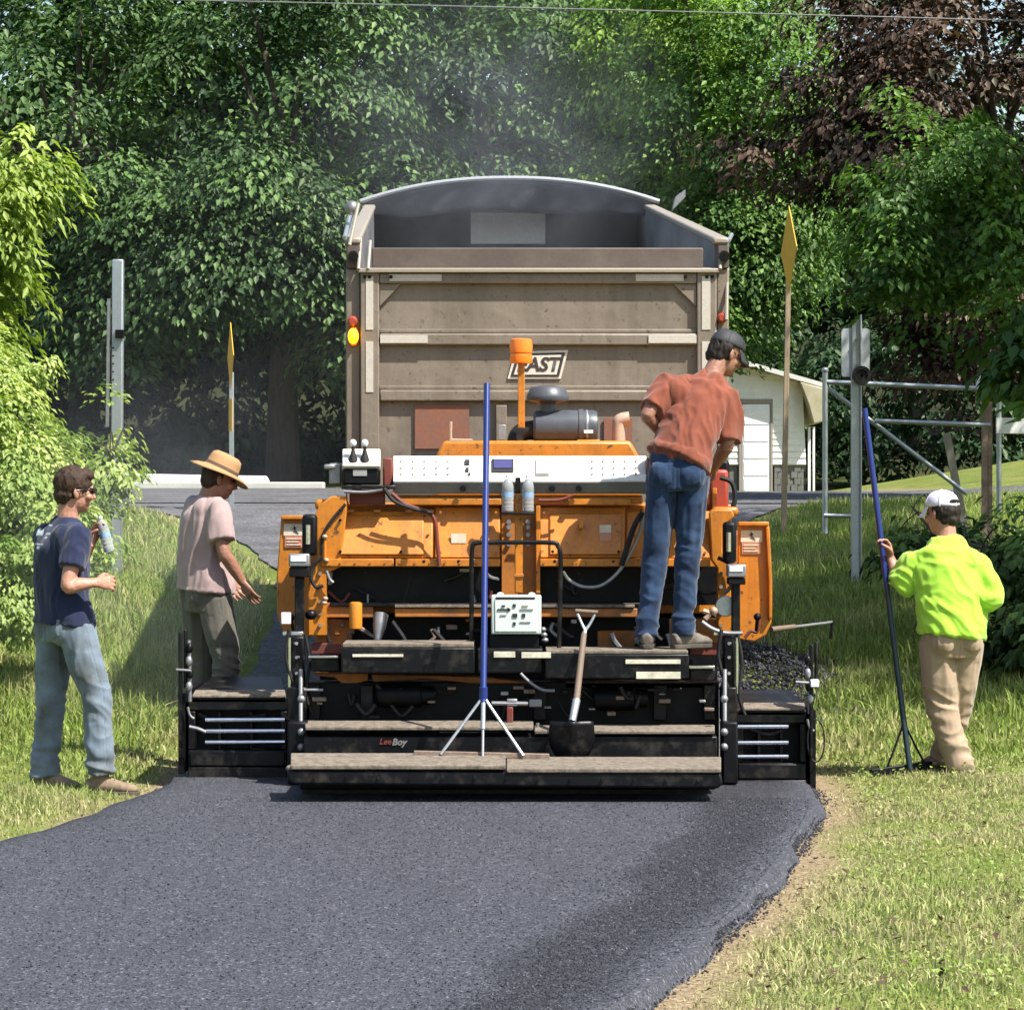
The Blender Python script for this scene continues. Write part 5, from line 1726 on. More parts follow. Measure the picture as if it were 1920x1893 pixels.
pb('gate_box', 'cap_plastic', 1520, 1274, 1536, 1288, 17.9, 0.06, 0.004)
MB().tube([P(1530 + 16 * math.sin(t), 1388 - 40 * math.cos(t), 17.95) for t in [k * 2 * math.pi / 20 for k in range(21)]], 0.005, 6).build('cable_loop', 'black_rubber', pv)
# --- hidden running gear: tracks and hopper
for sx_ in (-1, 1):
    xc = -0.05 + sx_ * 0.92
    prof_ = [(18.75, 0.10), (20.75, 0.10), (21.0, 0.30), (20.75, 0.55), (18.75, 0.55), (18.5, 0.30)]
    tr = MB().prism([V((xc - 0.16, y, z)) for y, z in prof_], (0.32, 0, 0)).build('track', 'black_rubber', pv, 0.03)
    for k in range(18):
        MB().box(xc - 0.165, xc + 0.165, 18.75 + k * 0.112, 18.80 + k * 0.112, 0.075, 0.099).build('track_pad', 'black_rubber', tr)
pp_('hopper', 'orange_dirty', [(560, 1000), (1400, 1000), (1330, 1120), (1310, 1170), (640, 1170), (620, 1120)], 20.15, 0.06, 0.006)
pp_('hopper_wing', 'orange_dirty', [(556, 1000), (570, 1000), (640, 1165), (622, 1165)], 20.22, 1.3, 0.006)
pp_('hopper_wing', 'orange_dirty', [(1392, 1000), (1404, 1000), (1340, 1165), (1322, 1165)], 20.22, 1.3, 0.006)
# cables, clips and grease fittings scattered over the rear
rc = random.Random(21)
for k in range(15):
    x = rc.choice([rc.uniform(600, 700), rc.uniform(820, 935), rc.uniform(1015, 1110), rc.uniform(1250, 1330)])
    y = rc.uniform(1066, 1120)
    l = rc.uniform(-45, 45)
    ph('hose', rc.choice(['black_rubber', 'black_rubber', 'dark_red', 'grey_steel']), [(x, y), (x + l * 0.4, y + rc.uniform(6, 22)), (x + l, y + rc.uniform(-4, 26))], 18.40, rc.uniform(0.006, 0.012), 6)
for k in range(14):
    x, y = rc.uniform(610, 1330), rc.uniform(1160, 1206)
    ph('hose', rc.choice(['black_rubber', 'rust_steel', 'grey_steel']), [(x, y - 8), (x + rc.uniform(-14, 14), y + 6), (x + rc.uniform(-30, 30), y + rc.uniform(12, 30))], 18.34, rc.uniform(0.008, 0.016), 6)
for k in range(18):
    x, y = rc.uniform(600, 1335), rc.uniform(1160, 1204)
    s = rc.uniform(4, 10)
    pb('fitting', rc.choice(['grey_steel', 'rust_steel', 'black_steel', 'orange_dirty']), x, y, x + s * rc.uniform(1, 2.4), y + s, 18.36, 0.08, 0.004)
bolt_set([(610 + 28 * k, 1055) for k in range(12)] + [(1020 + 28 * k, 1055) for k in range(11)], 18.24, 0.006, 'orange_dirty', 0.008)
bolt_set([(826, 960), (930, 960), (826, 1036), (930, 1036), (1020, 960), (1166, 960), (1182, 968), (1182, 1036), (1322, 1036)], 18.27, 0.008, 'orange_dirty', 0.012)
for px in (650, 700, 760, 800):
    pb('hinge', 'orange_dirty', px, 955, px + 14, 961, 18.37, 0.03, 0.002)
pb('rating_plate', 'decal_white', 846, 1000, 874, 1018, 18.31, 0.006, 0)
pb('warning_decal', 'decal_red', 1124, 1000, 1146, 1014, 18.30, 0.006, 0)
pb('warning_decal', 'decal_white', 1124, 984, 1146, 999, 18.32, 0.006, 0)
for px in (600, 1352):
    for yy in (1075, 1100, 1128, 1150, 1172):
        MB().cyl(P(px, yy, 18.262), P(px, yy, 18.24), 0.012, n=6).build('frame_bolt', 'rust_steel', pv)
for c0 in (556, 1367):
    for yy in (1206, 1232, 1262, 1296, 1330):
        MB().cyl(P(c0 + rc.uniform(-5, 5), yy, 17.99), P(c0, yy, 17.93), 0.010, n=6).build('column_bolt', 'grey_steel', pv)
    ph('hose', 'black_rubber', [(c0 - 14, 1180), (c0 - 20, 1230), (c0 - 6, 1280), (c0 + 14, 1310)], 17.95, 0.011)
    ph('hose', 'black_rubber', [(c0 + 16, 1188), (c0 + 24, 1240), (c0 + 18, 1300), (c0 + 30, 1340)], 17.95, 0.010)


# ------------------------------------------------------------------ people
UP = V((0, 0, 1))


def remeshed(mb, voxel, it=4):
    me = mb.mesh('tmp_src')
    ob = bpy.data.objects.new('tmp_src', me)
    COL.objects.link(ob)
    md = ob.modifiers.new('r', 'REMESH')
    md.mode = 'VOXEL'
    md.voxel_size = voxel
    md.adaptivity = 0
    if it:
        sm = ob.modifiers.new('s', 'SMOOTH')
        sm.factor = 0.5
        sm.iterations = it
    dg = bpy.context.evaluated_depsgraph_get()
    out = bpy.data.meshes.new_from_object(ob.evaluated_get(dg))
    bpy.data.objects.remove(ob)
    bpy.data.meshes.remove(me)
    return out


def skin_part(name, mb, mat, root, voxel, it=4, folds=None, printf=None):
    me = remeshed(mb, voxel, it)
    me.name = name
    nv = len(me.vertices)
    co = np.empty(nv * 3, dtype=np.float32)
    me.vertices.foreach_get('co', co)
    co = co.reshape(-1, 3)
    nr = np.empty(nv * 3, dtype=np.float32)
    me.vertex_normals.foreach_get('vector', nr)
    nr = nr.reshape(-1, 3)
    if printf is not None:
        attr(me, 'print', [printf(V(c), V(n)) for c, n in zip(co, nr)])
    if folds is not None:
        d = np.array([folds(V(c), V(n)) for c, n in zip(co, nr)], dtype=np.float32)
        co = co + nr * d[:, None]
    co = co - np.array(ROOT[root], dtype=np.float32)
    me.vertices.foreach_set('co', co.ravel())
    me.update()
    me.materials.clear()
    return link_mesh(name, me, mat, root, ROOT[root], 0, 0)


def ridge(p):
    return 1.0 - 2.0 * abs(mnoise.noise(p))


def make_folds(axis, across, fa, fc, amp, seed=0.0, extra=None):
    """wrinkles that run along `axis` and repeat `across`"""
    axis, across = V(axis).normalized(), V(across).normalized()
    third = axis.cross(across).normalized()

    def f(p, n):
        w = mnoise.noise(p * 6.0 + V((seed, 3, 1))) * 0.06
        q = V((p.dot(axis) * fa + seed, (p.dot(across) + w) * fc, p.dot(third) * fc))
        a = 0.55 + 0.75 * mnoise.noise(p * 3.2 + V((seed * 2, 0, 7)))
        d = amp * (0.35 + max(0.0, a)) * (ridge(q) - 0.35) + amp * 0.45 * (ridge(q * 1.9 + V((4, 1, 2))) - 0.3)
        if extra:
            d += extra(p, n)
        return d
    return f


def leg_folds(knees, ankles, amp, seed):
    def f(p, n):
        d = 0.0
        w = 0.0
        for k in knees:
            w = max(w, math.exp(-((p - k).length / 0.13) ** 2))
        for a in ankles:
            w = max(w, 1.25 * math.exp(-((p - a).length / 0.16) ** 2))
        z = p.z + 0.05 * mnoise.noise(p * 7 + V((seed, 0, 0)))
        d += amp * w * (ridge(V((p.x * 4 + seed, p.y * 4, z * 15 + p.x * 5))) - 0.2)
        q = V((p.x * 17 + seed, p.y * 17, z * 3.5))
        d += amp * 0.45 * (1 - min(1, w)) * (ridge(q) - 0.3)
        return d
    return f


def hand(mb, wrist, dirv, palm, thumb_side, curl, sc=1.0):
    d = V(dirv).normalized()
    pn = V(palm)
    pn = (pn - d * pn.dot(d)).normalized()
    lat = d.cross(pn).normalized()
    th = lat * thumb_side
    k = wrist + d * (0.088 * sc)
    mb.loft([wrist - d * 0.02, wrist + d * 0.02 * sc, wrist + d * 0.055 * sc, k], [(0.026 * sc, 0.019 * sc), (0.032 * sc, 0.018 * sc), (0.042 * sc, 0.016 * sc), (0.041 * sc, 0.013 * sc)], ref=lat, n=12)
    for i, (off, ln) in enumerate(((0.033, 0.078), (0.011, 0.088), (-0.011, 0.082), (-0.032, 0.064))):
        p0 = k + th * off * sc - d * 0.012
        pts, rs = [p0], [0.0088 * sc]
        ang = curl * 0.35
        q = p0
        for j, seg in enumerate((0.46, 0.31, 0.23)):
            dv = d * math.cos(ang) + pn * math.sin(ang) + th * (0.10 * off / 0.033)
            q = q + dv.normalized() * (ln * seg * sc)
            pts.append(q)
            rs.append((0.0086 - 0.001 * j) * sc)
            ang += curl * (0.55 if j == 0 else 0.4)
        mb.tube(pts, rs, 8)
        mb.ell(pts[-1], (rs[-1],) * 3, n=8, rings=6)
    b0 = wrist + d * 0.022 * sc + th * 0.022 * sc
    b1 = b0 + (d * 0.55 + th * 0.65 + pn * 0.45).normalized() * (0.045 * sc)
    b2 = b1 + (d * 0.85 + th * 0.1 + pn * (0.45 + 0.3 * curl)).normalized() * (0.032 * sc)
    b3 = b2 + (d * 0.8 - th * 0.2 * curl + pn * (0.3 + 0.4 * curl)).normalized() * (0.026 * sc)
    mb.tube([b0, b1, b2, b3], [0.015 * sc, 0.0125 * sc, 0.0105 * sc, 0.008 * sc], 8, spline=2)
    mb.ell(b3, (0.008 * sc,) * 3, n=8, rings=6)


def head_mb(mb, c, F, U, jaw=1.0):
    F = (F - U * F.dot(U)).normalized()
    R = F.cross(U)
    ax = (R, F, U)
    mb.ell(c + U * 0.028 - F * 0.008, (0.077, 0.098, 0.098), ax, 18, 12)
    mb.ell(c - U * 0.035 + F * 0.020, (0.063, 0.078, 0.085), ax, 16, 10)
    mb.ell(c - U * 0.083 + F * 0.052, (0.036 * jaw, 0.038, 0.030), ax, 12, 8)
    mb.loft([c + F * 0.088 + U * 0.022, c + F * 0.102 - U * 0.004, c + F * 0.116 - U * 0.026, c + F * 0.096 - U * 0.034], [(0.010, 0.012), (0.011, 0.013), (0.016, 0.013), (0.014, 0.010)], ref=R, n=8)
    mb.ell(c + F * 0.084 + U * 0.030, (0.055, 0.017, 0.012), ax, 10, 7)
    mb.ell(c + F * 0.086 - U * 0.057, (0.025, 0.014, 0.007), ax, 10, 6)
    mb.ell(c + F * 0.083 - U * 0.067, (0.022, 0.014, 0.007), ax, 10, 6)
    for s in (-1, 1):
        e = c + R * (0.079 * s) - F * 0.008 - U * 0.008
        mb.ell(e, (0.011, 0.021, 0.033), (R, (F - R * s * 0.4).normalized(), (U - F * 0.15).normalized()), 10, 8)
        mb.ell(c + R * (0.045 * s) + F * 0.068 - U * 0.022, (0.026, 0.026, 0.024), ax, 10, 7)
    return R


def eyes(root, c, F, U):
    F = (F - U * F.dot(U)).normalized()
    R = F.cross(U)
    for s in (-1, 1):
        MB().ell(c + R * (0.032 * s) + F * 0.083 + U * 0.010, (0.013, 0.010, 0.007), (R, F, U), 10, 8).build('eye', 'eye_dark', root)


def boot(root, ankle, toe_dir, mat, ground_z, ln=0.29, up=0.10, sc=1.0):
    t = V((toe_dir[0], toe_dir[1], 0)).normalized()
    s = t.cross(UP)
    a = V((ankle.x, ankle.y, ground_z))
    heel = a - t * 0.075
    mb = MB()
    st = [(-0.005, 0.052, 0.030, 0.036), (0.03, 0.056, 0.036, 0.046), (0.09, 0.062, 0.038, 0.056), (0.15, 0.052, 0.042, 0.044), (0.21, 0.044, 0.047, 0.032), (0.26, 0.038, 0.042, 0.024), (0.288, 0.034, 0.026, 0.014)]
    mb.loft([heel + t * x * sc + UP * z * sc for x, z, w, h in st], [(w * sc, h * sc) for x, z, w, h in st], ref=s, n=14)
    mb.loft([V((ankle.x, ankle.y, ground_z + 0.05)), V((ankle.x, ankle.y, ground_z + 0.12)), ankle + UP * up * 0.6], [(0.040, 0.050), (0.041, 0.047), (0.043, 0.047)], ref=s, n=14)
    b = skin_part('boot', mb, mat, root, 0.008, 3, lambda p, n: 0.003 * mnoise.noise(p * 28))
    so = MB()
    pts = []
    for x, w in ((-0.008, 0.020), (0.01, 0.034), (0.08, 0.037), (0.16, 0.044), (0.22, 0.049), (0.265, 0.040), (0.296, 0.018)):
        pts.append((heel + t * x * sc, w * sc))
    poly = [p + s * w for p, w in pts] + [p - s * w for p, w in reversed(pts)]
    so.prism([p + UP * 0.002 for p in poly], UP * 0.024).build('sole', 'sole', b, 0.004)
    lc = MB()
    for k in range(4):
        c = heel + t * (0.135 + 0.022 * k) * sc + UP * (0.096 - 0.010 * k) * sc
        lc.tube([c - s * 0.022, c + UP * 0.006, c + s * 0.022], 0.0032, 6)
    lc.build('laces', 'belt', b)
    return b


def build_person(label, J, o):
    base = V((J['pelvis'].x, J['pelvis'].y, o['ground']))
    root = thing('person', label, 'person', base)
    Ft = V(o['Ft']).normalized()
    Rt = Ft.cross(UP).normalized()
    Fp = V(o.get('Fp', o['Ft'])).normalized()
    Rp = Fp.cross(UP).normalized()
    Fh = V(o['Fh']).normalized()
    Uh = V(o.get('Uh', (0, 0, 1))).normalized()
    wd = o.get('wide', 1.0)
    pel, wai, che, nec, hea = (J[k] for k in ('pelvis', 'waist', 'chest', 'neck', 'head'))
    # ---- body, one skin
    mb = MB()
    pts, rad = catmull([pel - UP * 0.06, pel, wai, che, nec.lerp(che, 0.25)], [(0.13, 0.095), (0.135, 0.10), (0.12 * wd, 0.085), (0.135, 0.092), (0.08, 0.06)], 4)
    mb.loft(pts, rad, ref=Rt, n=16)
    mb.loft([nec - (hea - nec) * 0.25, nec.lerp(hea, 0.35) - Fh * 0.012, hea - Uh * 0.02 - Fh * 0.018], [(0.068, 0.066), (0.057, 0.060), (0.058, 0.066)], ref=Rt, n=14)
    head_mb(mb, hea, Fh, Uh)
    for s in 'LR':
        sh, el, wr = J['sh' + s], J['el' + s], J['wr' + s]
        pts, rad = catmull([che.lerp(sh, 0.5) + UP * 0.06, sh, sh.lerp(el, 0.5), el, el.lerp(wr, 0.35), wr], [(0.05, 0.05), (0.055, 0.055), (0.047, 0.047), (0.040, 0.040), (0.042, 0.039), (0.029, 0.024)], 4)
        mb.loft(pts, rad, n=12)
        mb.ell(el, (0.038,) * 3)
        if ('hand' + s) in o:
            hd, pn, ts, cu = o['hand' + s]
            hand(mb, wr, hd, pn, ts, cu)
        hp, kn, an = J['hip' + s], J['kn' + s], J['an' + s]
        pts, rad = catmull([hp, hp.lerp(kn, 0.45), kn, kn.lerp(an, 0.35), an], [(0.078, 0.08), (0.068, 0.07), (0.05, 0.052), (0.048, 0.05), (0.034, 0.036)], 4)
        mb.loft(pts, rad, n=12)
    skin_part('body', mb, o.get('skin', 'skin'), root, 0.0052, 3, lambda p, n: 0.0012 * mnoise.noise(p * 60))
    eyes(root, hea, Fh, Uh)
    # ---- shirt
    mb = MB()
    hem = o.get('hem', 0.10)
    sp = [pel - UP * hem + (o.get('hemshift') or V((0, 0, 0))), pel + UP * 0.02, wai, che, che.lerp(nec, 0.55), nec.lerp(che, 0.14), nec + (hea - nec) * 0.12]
    if hem < 0:
        sp[1] = pel.lerp(wai, 0.75)
    r_ = o.get('shirt_r') or [(0.202, 0.168), (0.196, 0.160), (0.180, 0.138), (0.186, 0.135), (0.178, 0.112), (0.115, 0.085), (0.070, 0.068)]
    r_ = [(a * wd, b2 * wd) for a, b2 in r_]
    pts, rad = catmull(sp, r_, 5)
    mb.loft(pts, rad, ref=Rt, n=20)
    mb.loft([J['shL'] + UP * 0.01, nec - UP * 0.045 + (J['shL'] - nec) * 0.35, nec - UP * 0.035, nec - UP * 0.045 + (J['shR'] - nec) * 0.35, J['shR'] + UP * 0.01], [(0.062, 0.062), (0.062, 0.075), (0.06, 0.08), (0.062, 0.075), (0.062, 0.062)], ref=Ft, n=12)
    # shoulder blades
    for s in 'LR':
        mb.ell(che.lerp(J['sh' + s], 0.55) - Ft * 0.055 + UP * 0.02, (0.075, 0.055, 0.10), (Rt, Ft, UP))
    ff = o.get('sleeve', 0.6)
    sr = o.get('sleeve_r', 0.076)
    for s in 'LR':
        sh, el, wr = J['sh' + s], J['el' + s], J['wr' + s]
        f = ff if not isinstance(ff, dict) else ff[s]
        if f <= 1:
            e = sh.lerp(el, f)
            mb.loft([che.lerp(sh, 0.55) + UP * 0.03, sh, sh.lerp(e, 0.5), e], [(0.07, 0.09), (0.076, 0.080), (sr, sr), (sr * 0.98, sr * 0.98)], n=14)
        else:
            e = el.lerp(wr, f - 1)
            pts, rad = catmull([che.lerp(sh, 0.55) + UP * 0.03, sh, sh.lerp(el, 0.5), el, e], [(0.07, 0.09), (0.078, 0.082), (sr, sr), (sr * 0.96, sr * 0.96), (sr * 0.80, sr * 0.80)], 4)
            mb.loft(pts, rad, n=14)
    skin_part('shirt', mb, o['shirt'], root, o.get('shirt_voxel', 0.009), 5, o.get('shirt_folds'), o.get('print'))
    # ---- trousers
    mb = MB()
    pts, rad = catmull([J['hipL'].lerp(J['hipR'], 0.5) - UP * 0.05, pel, pel + UP * o.get('rise', 0.10)], [(0.165 * wd, 0.125), (0.175 * wd, 0.128), (0.160 * wd, 0.112)], 4)
    mb.loft(pts, rad, ref=Rp, n=20)
    lr = o.get('leg_r', [(0.100, 0.108), (0.094, 0.100), (0.079, 0.080), (0.075, 0.076), (0.073, 0.075)])
    for s, sg in (('L', -1), ('R', 1)):
        hp, kn, an = J['hip' + s], J['kn' + s], J['an' + s]
        pts, rad = catmull([hp + UP * 0.03, hp.lerp(kn, 0.45), kn, kn.lerp(an, 0.45), an + UP * 0.015, an - UP * 0.03], lr + [(lr[-1][0] * 1.04, lr[-1][1] * 1.06)], 5)
        mb.loft(pts, rad, ref=Rp, n=16)
        mb.ell(pel - UP * 0.035 - Fp * 0.060 + Rp * (0.078 * sg), (0.085, 0.080, 0.095), (Rp, Fp, UP))
    lf = leg_folds([J['knL'], J['knR']], [J['anL'] + UP * 0.03, J['anR'] + UP * 0.03], o.get('leg_amp', 0.011), o.get('seed', 1.0))

    def seamed(p, n):
        d = lf(p, n)
        r = p - pel
        u, v = r.dot(Rp), r.z
        if v > o.get('rise', 0.10) - 0.045:
            return d * 0.2 + 0.005
        if n.dot(Fp) < -0.15 and v > -0.16:
            d *= 0.55
            uu = abs(u) - 0.080
            if abs(uu) < 0.052 and -0.095 + abs(uu) * 0.45 < v < 0.035:
                d += 0.0055
            d -= 0.006 * math.exp(-(u / 0.007) ** 2)
        side = abs(n.dot(Fp))
        if side < 0.10 and abs(n.z) < 0.5:
            d -= 0.003
        return d
    skin_part('trousers', mb, o['trousers'], root, 0.0072, 4, seamed)
    if False:
        for sg in (-1, 1):
            c = pel - UP * 0.015 - Fp * (0.137) + Rp * (0.078 * sg)
            mbp = MB()
            w_, h_ = 0.055, 0.065
            mbp.prism([c - Rp * w_ + UP * h_, c + Rp * w_ + UP * h_, c + Rp * w_ - UP * h_ * 0.6, c - UP * h_, c - Rp * w_ - UP * h_ * 0.6], Fp * 0.012)
            mbp.build('pocket', o['trousers'], root, 0.004)
    for s in 'LR':
        boot(root, J['an' + s], o['toe' + s], o['boots'], o.get('gz' + s, o['ground']))
    return root, Fh, Uh


def hair_part(root, c, F, U, mat, full=True):
    F = (F - U * F.dot(U)).normalized()
    R = F.cross(U)
    mb = MB()
    ax = (R, F, U)
    if full:
        mb.ell(c + U * 0.042 - F * 0.016, (0.086, 0.103, 0.098), ax, 18, 12)
        mb.ell(c + U * 0.095 + F * 0.035, (0.062, 0.060, 0.036), ax, 14, 9)
        mb.ell(c - U * 0.022 - F * 0.052, (0.070, 0.058, 0.062), ax, 14, 9)
    else:
        mb.ell(c + U * 0.015 - F * 0.030, (0.082, 0.082, 0.080), ax, 16, 10)
        mb.ell(c - U * 0.030 - F * 0.055, (0.066, 0.050, 0.050), ax, 14, 9)
    return skin_part('hair', mb, mat, root, 0.007, 2, lambda p, n: 0.008 * ridge(V((p.x * 55, p.y * 55, p.z * 18))) + 0.007 * mnoise.noise(p * 28))


def cap_part(root, c, F, U, mat, back_opening=False, badge=False, droop=0.12):
    F = (F - U * F.dot(U)).normalized()
    R = F.cross(U)
    base = c + U * 0.035
    prof = [(1.0, 0.0), (1.01, 0.2), (0.97, 0.42), (0.86, 0.66), (0.68, 0.84), (0.42, 0.96), (0.14, 1.0), (0.06, 1.0)]
    mb = MB()
    n = 24
    vs, fs = [], []
    for r, h in prof:
        for k in range(n):
            th = 2 * math.pi * k / n
            x, y = math.cos(th), math.sin(th)
            vs.append(base + R * (0.090 * r * x) + F * (0.110 * r * y - 0.004) + U * (0.102 * h + 0.012 * y * (1 - h)))
    m = len(prof)
    for i in range(m - 1):
        for k in range(n):
            fs.append((i * n + k, i * n + (k + 1) % n, (i + 1) * n + (k + 1) % n, (i + 1) * n + k))
    fs.append(tuple(range(n - 1, -1, -1)))
    fs.append(tuple((m - 1) * n + k for k in range(n)))
    mb.add(vs, fs)
    cp_ = mb.build('cap', mat, root, angle=0)
    md = cp_.modifiers.new('sub', 'SUBSURF')
    md.levels = md.render_levels = 1
    MB().ell(base + U * 0.104 - F * 0.004, (0.009, 0.009, 0.006), (R, F, U), 10, 6).build('cap_button', mat, cp_)
    b = MB()
    vs, fs = [], []
    nu, nv = 14, 5
    for j in range(nv + 1):
        v = j / nv
        for i in range(nu + 1):
            a = math.radians(-68 + 136 * i / nu)
            rr_ = 1 + 0.0 * v
            x = math.sin(a) * 0.090
            y = math.cos(a) * 0.108 + v * 0.075 * (math.cos(a * 0.9))
            vs.append(base + R * x * (1 + 0.05 * v) + F * (y - 0.006) + U * (0.008 - droop * v * 0.35 - 0.9 * (x ** 2) * v * 3))
    for j in range(nv):
        for i in range(nu):
            a0 = j * (nu + 1) + i
            fs.append((a0, a0 + 1, a0 + nu + 2, a0 + nu + 1))
    b.add(vs, fs)
    bo = b.build('brim', mat, cp_, angle=0)
    md = bo.modifiers.new('solid', 'SOLIDIFY')
    md.thickness = 0.004
    seams = MB()
    for k in range(6):
        th = 2 * math.pi * (k + 0.5) / 6
        pts = [base + R * (0.0915 * r * math.cos(th)) + F * (0.1115 * r * math.sin(th) - 0.004) + U * (0.1025 * h + 0.001) for r, h in prof]
        seams.tube(pts, 0.0016, 5)
    seams.build('seam', mat, cp_)
    if back_opening:
        MB().ell(base - F * 0.106 + U * 0.030, (0.042, 0.013, 0.013), (R, F, U), 14, 8).build('strap_opening', 'hair_dark', cp_)
    if False:
        pts = []
        for k in range(9):
            a = math.radians(-38 + 76 * k / 8)
            pts.append(base + R * (0.0915 * math.sin(a)) - F * (0.1115 * math.cos(a) + 0.004) + U * (0.022 + 0.022 * math.cos(a * 2.2)))
        low = [base + R * (0.0915 * math.sin(math.radians(-38 + 76 * k / 8))) - F * (0.1115 * math.cos(math.radians(-38 + 76 * k / 8)) + 0.004) + U * 0.020 for k in range(9)]
        MB().prism(pts + low[::-1], -F * 0.002).build('strap_opening', 'hair_dark', cp_)
    if badge:
        q = base - F * 0.085 - R * 0.03 + U * 0.058
        MB().ell(q, (0.016, 0.010, 0.010), (R, F, U), 10, 6).build('badge', 'cap_badge', cp_)
    return cp_


# ---- worker in the navy shirt (left)
Y0 = 17.85


def jp(x, y, dy=0.0):
    return P(x, y, Y0 + dy)


gl = g1(P(110, 1480, Y0).x, Y0)
J = dict(head=jp(140, 921, 0.0), neck=jp(128, 978), chest=jp(116, 1040), waist=jp(116, 1112), pelvis=jp(122, 1165),
         shR=jp(146, 1008, -0.15), shL=jp(88, 1006, 0.15), elR=jp(127, 1098, -0.24), wrR=jp(178, 1092, -0.20),
         elL=jp(140, 1075, 0.22), wrL=jp(172, 1018, 0.16),
         hipR=jp(142, 1185, -0.08), hipL=jp(102, 1185, 0.08), knR=jp(180, 1302, -0.10), knL=jp(95, 1318, 0.10),
         anR=jp(188, 1440, -0.12), anL=jp(84, 1445, 0.12))
Ft = V((0.80, 0.60, 0)).normalized()
Bk = -Ft
Rk = Ft.cross(UP)
ctr_b = J['chest']
PRB = [(-0.10, 0.115, 0.02, 0.010), (-0.115, 0.085, 0.075, 0.030), (-0.01, 0.092, 0.05, 0.012), (-0.005, 0.07, 0.028, 0.010), (-0.11, 0.035, 0.125, 0.008), (-0.11, 0.018, 0.012, 0.022), (-0.055, 0.014, 0.045, 0.012), (-0.06, 0.14, 0.06, 0.006)]


def navy_print(p, n):
    if n.dot(Bk) < 0.2:
        return 0.0
    u = (p - ctr_b).dot(Rk) - 0.005
    v = (p - ctr_b).dot(UP) - 0.02
    for x0, y0, w_, h_ in PRB:
        if x0 <= u <= x0 + w_ and y0 <= v <= y0 + h_:
            return 1.0
    return 0.0


root, Fh, Uh = build_person('worker in a navy printed t-shirt and faded jeans drinking beside the road', J, dict(
    ground=gl, Ft=(0.80, 0.60, 0), Fh=(0.93, 0.36, -0.06), Uh=(0.10, 0, 1), shirt='navy_shirt', trousers='jeans_pale', boots='boot_tan', skin='skin',
    sleeve=0.62, hem=0.015, shirt_voxel=0.0075, shirt_folds=make_folds((0.25, 0, 1), Rk, 2.2, 10, 0.013, 1.0), print=navy_print,
    toeR=(1, -0.08), toeL=(0.8, -0.25), gzL=gl - 0.01, gzR=gl - 0.015, seed=2.0, leg_amp=0.019,
    handR=((1, 0.1, 0.02), (0.1, 0.9, -0.3), 1, 1.7), handL=((0.35, -0.05, 0.95), (0.75, -0.6, 0), -1, 1.1)))
hair_part(root, J['head'], Fh, Uh, 'hair_brown')
R = Fh.cross(Uh).normalized()
gm = MB()
for s in (-1, 1):
    gm.ell(J['head'] + R * (0.034 * s) + Fh * 0.098 + Uh * 0.008, (0.026, 0.008, 0.018), (R, Fh, Uh), 12, 8)
    gm.tube([J['head'] + R * (0.060 * s) + Fh * 0.094 + Uh * 0.014, J['head'] + R * (0.086 * s) + Fh * 0.03 + Uh * 0.014, J['head'] + R * (0.088 * s) - Fh * 0.012 + Uh * 0.008], 0.004, 6)
gm.build('sunglasses', 'lens_dark', root)


def bottle(label, base, up, h, r, group=None, tilt_ref=None):
    rt = thing('water_bottle', label, 'bottle', base, group)
    up = V(up).normalized()
    prof = [(0.6 * r, 0.0), (0.95 * r, 0.004), (r, 0.02)]
    for k in range(5):
        z = 0.05 + k * 0.11
        prof += [(r, z * h), (0.94 * r, (z + 0.03) * h), (r, (z + 0.06) * h)]
    prof += [(r, 0.68 * h), (0.9 * r, 0.76 * h), (0.6 * r, 0.86 * h), (0.36 * r, 0.90 * h), (0.36 * r, 0.945 * h)]
    MB().lathe(prof, base, up, 18).build('bottle_body', 'clear_plastic', rt)
    MB().lathe([(r * 1.012, 0.40 * h), (r * 1.012, 0.54 * h)], base, up, 18).build('paper_label', 'bottle_label', rt)
    MB().lathe([(0.42 * r, 0.935 * h), (0.42 * r, 0.995 * h), (0.36 * r, h)], base, up, 14).build('screw_cap', 'cap_plastic', rt)
    return rt


hb = J['wrL'] + V((0.35, -0.05, 0.95)).normalized() * 0.085
bottle('crumpled clear bottle held by the navy-shirted worker', hb + V((0.075, -0.02, -0.13)), (-0.28, 0, 1), 0.21, 0.033)

# ---- worker in the straw hat
Y0 = 19.35
gl = g1(P(390, 1400, Y0).x, Y0)
zf = gl
J = dict(head=jp(411, 898, 0.0), neck=jp(390, 940), chest=jp(382, 985), waist=jp(380, 1050), pelvis=jp(386, 1102),
         shR=jp(408, 955, -0.16), shL=jp(376, 950, 0.18), elR=jp(420, 1036, -0.22), wrR=jp(455, 1092, -0.16),
         elL=jp(400, 1035, 0.26), wrL=jp(425, 1085, 0.25),
         hipR=jp(402, 1128, -0.08), hipL=jp(372, 1128, 0.09), knR=jp(424, 1240, -0.08), knL=jp(378, 1250, 0.12),
         anR=jp(412, 1385, -0.10), anL=jp(362, 1380, 0.12))
Ft = V((0.93, 0.36, 0)).normalized()
Rk = Ft.cross(UP)
root, Fh, Uh = build_person('worker in a straw sun hat and pale shirt reaching toward the paver', J, dict(
    ground=zf, Ft=(0.93, 0.36, 0), Fh=(0.95, 0.25, -0.30), Uh=(0.28, 0.05, 1), shirt='tan_shirt', trousers='olive_pants', boots='boot_tan', skin='skin_tan',
    sleeve=0.72, hem=0.02, wide=1.06, shirt_folds=make_folds((0.2, 0, 1), Rk, 2.4, 9, 0.014, 5.0), seed=4.0, leg_amp=0.018, sleeve_r=0.084,
    toeR=(1, 0.1), toeL=(1, 0.0), handR=((0.55, 0.0, -0.85), (0.6, 0.7, 0.3), -1, 0.5), handL=((0.6, 0.1, -0.8), (0.3, -0.8, 0.2), 1, 0.6)))
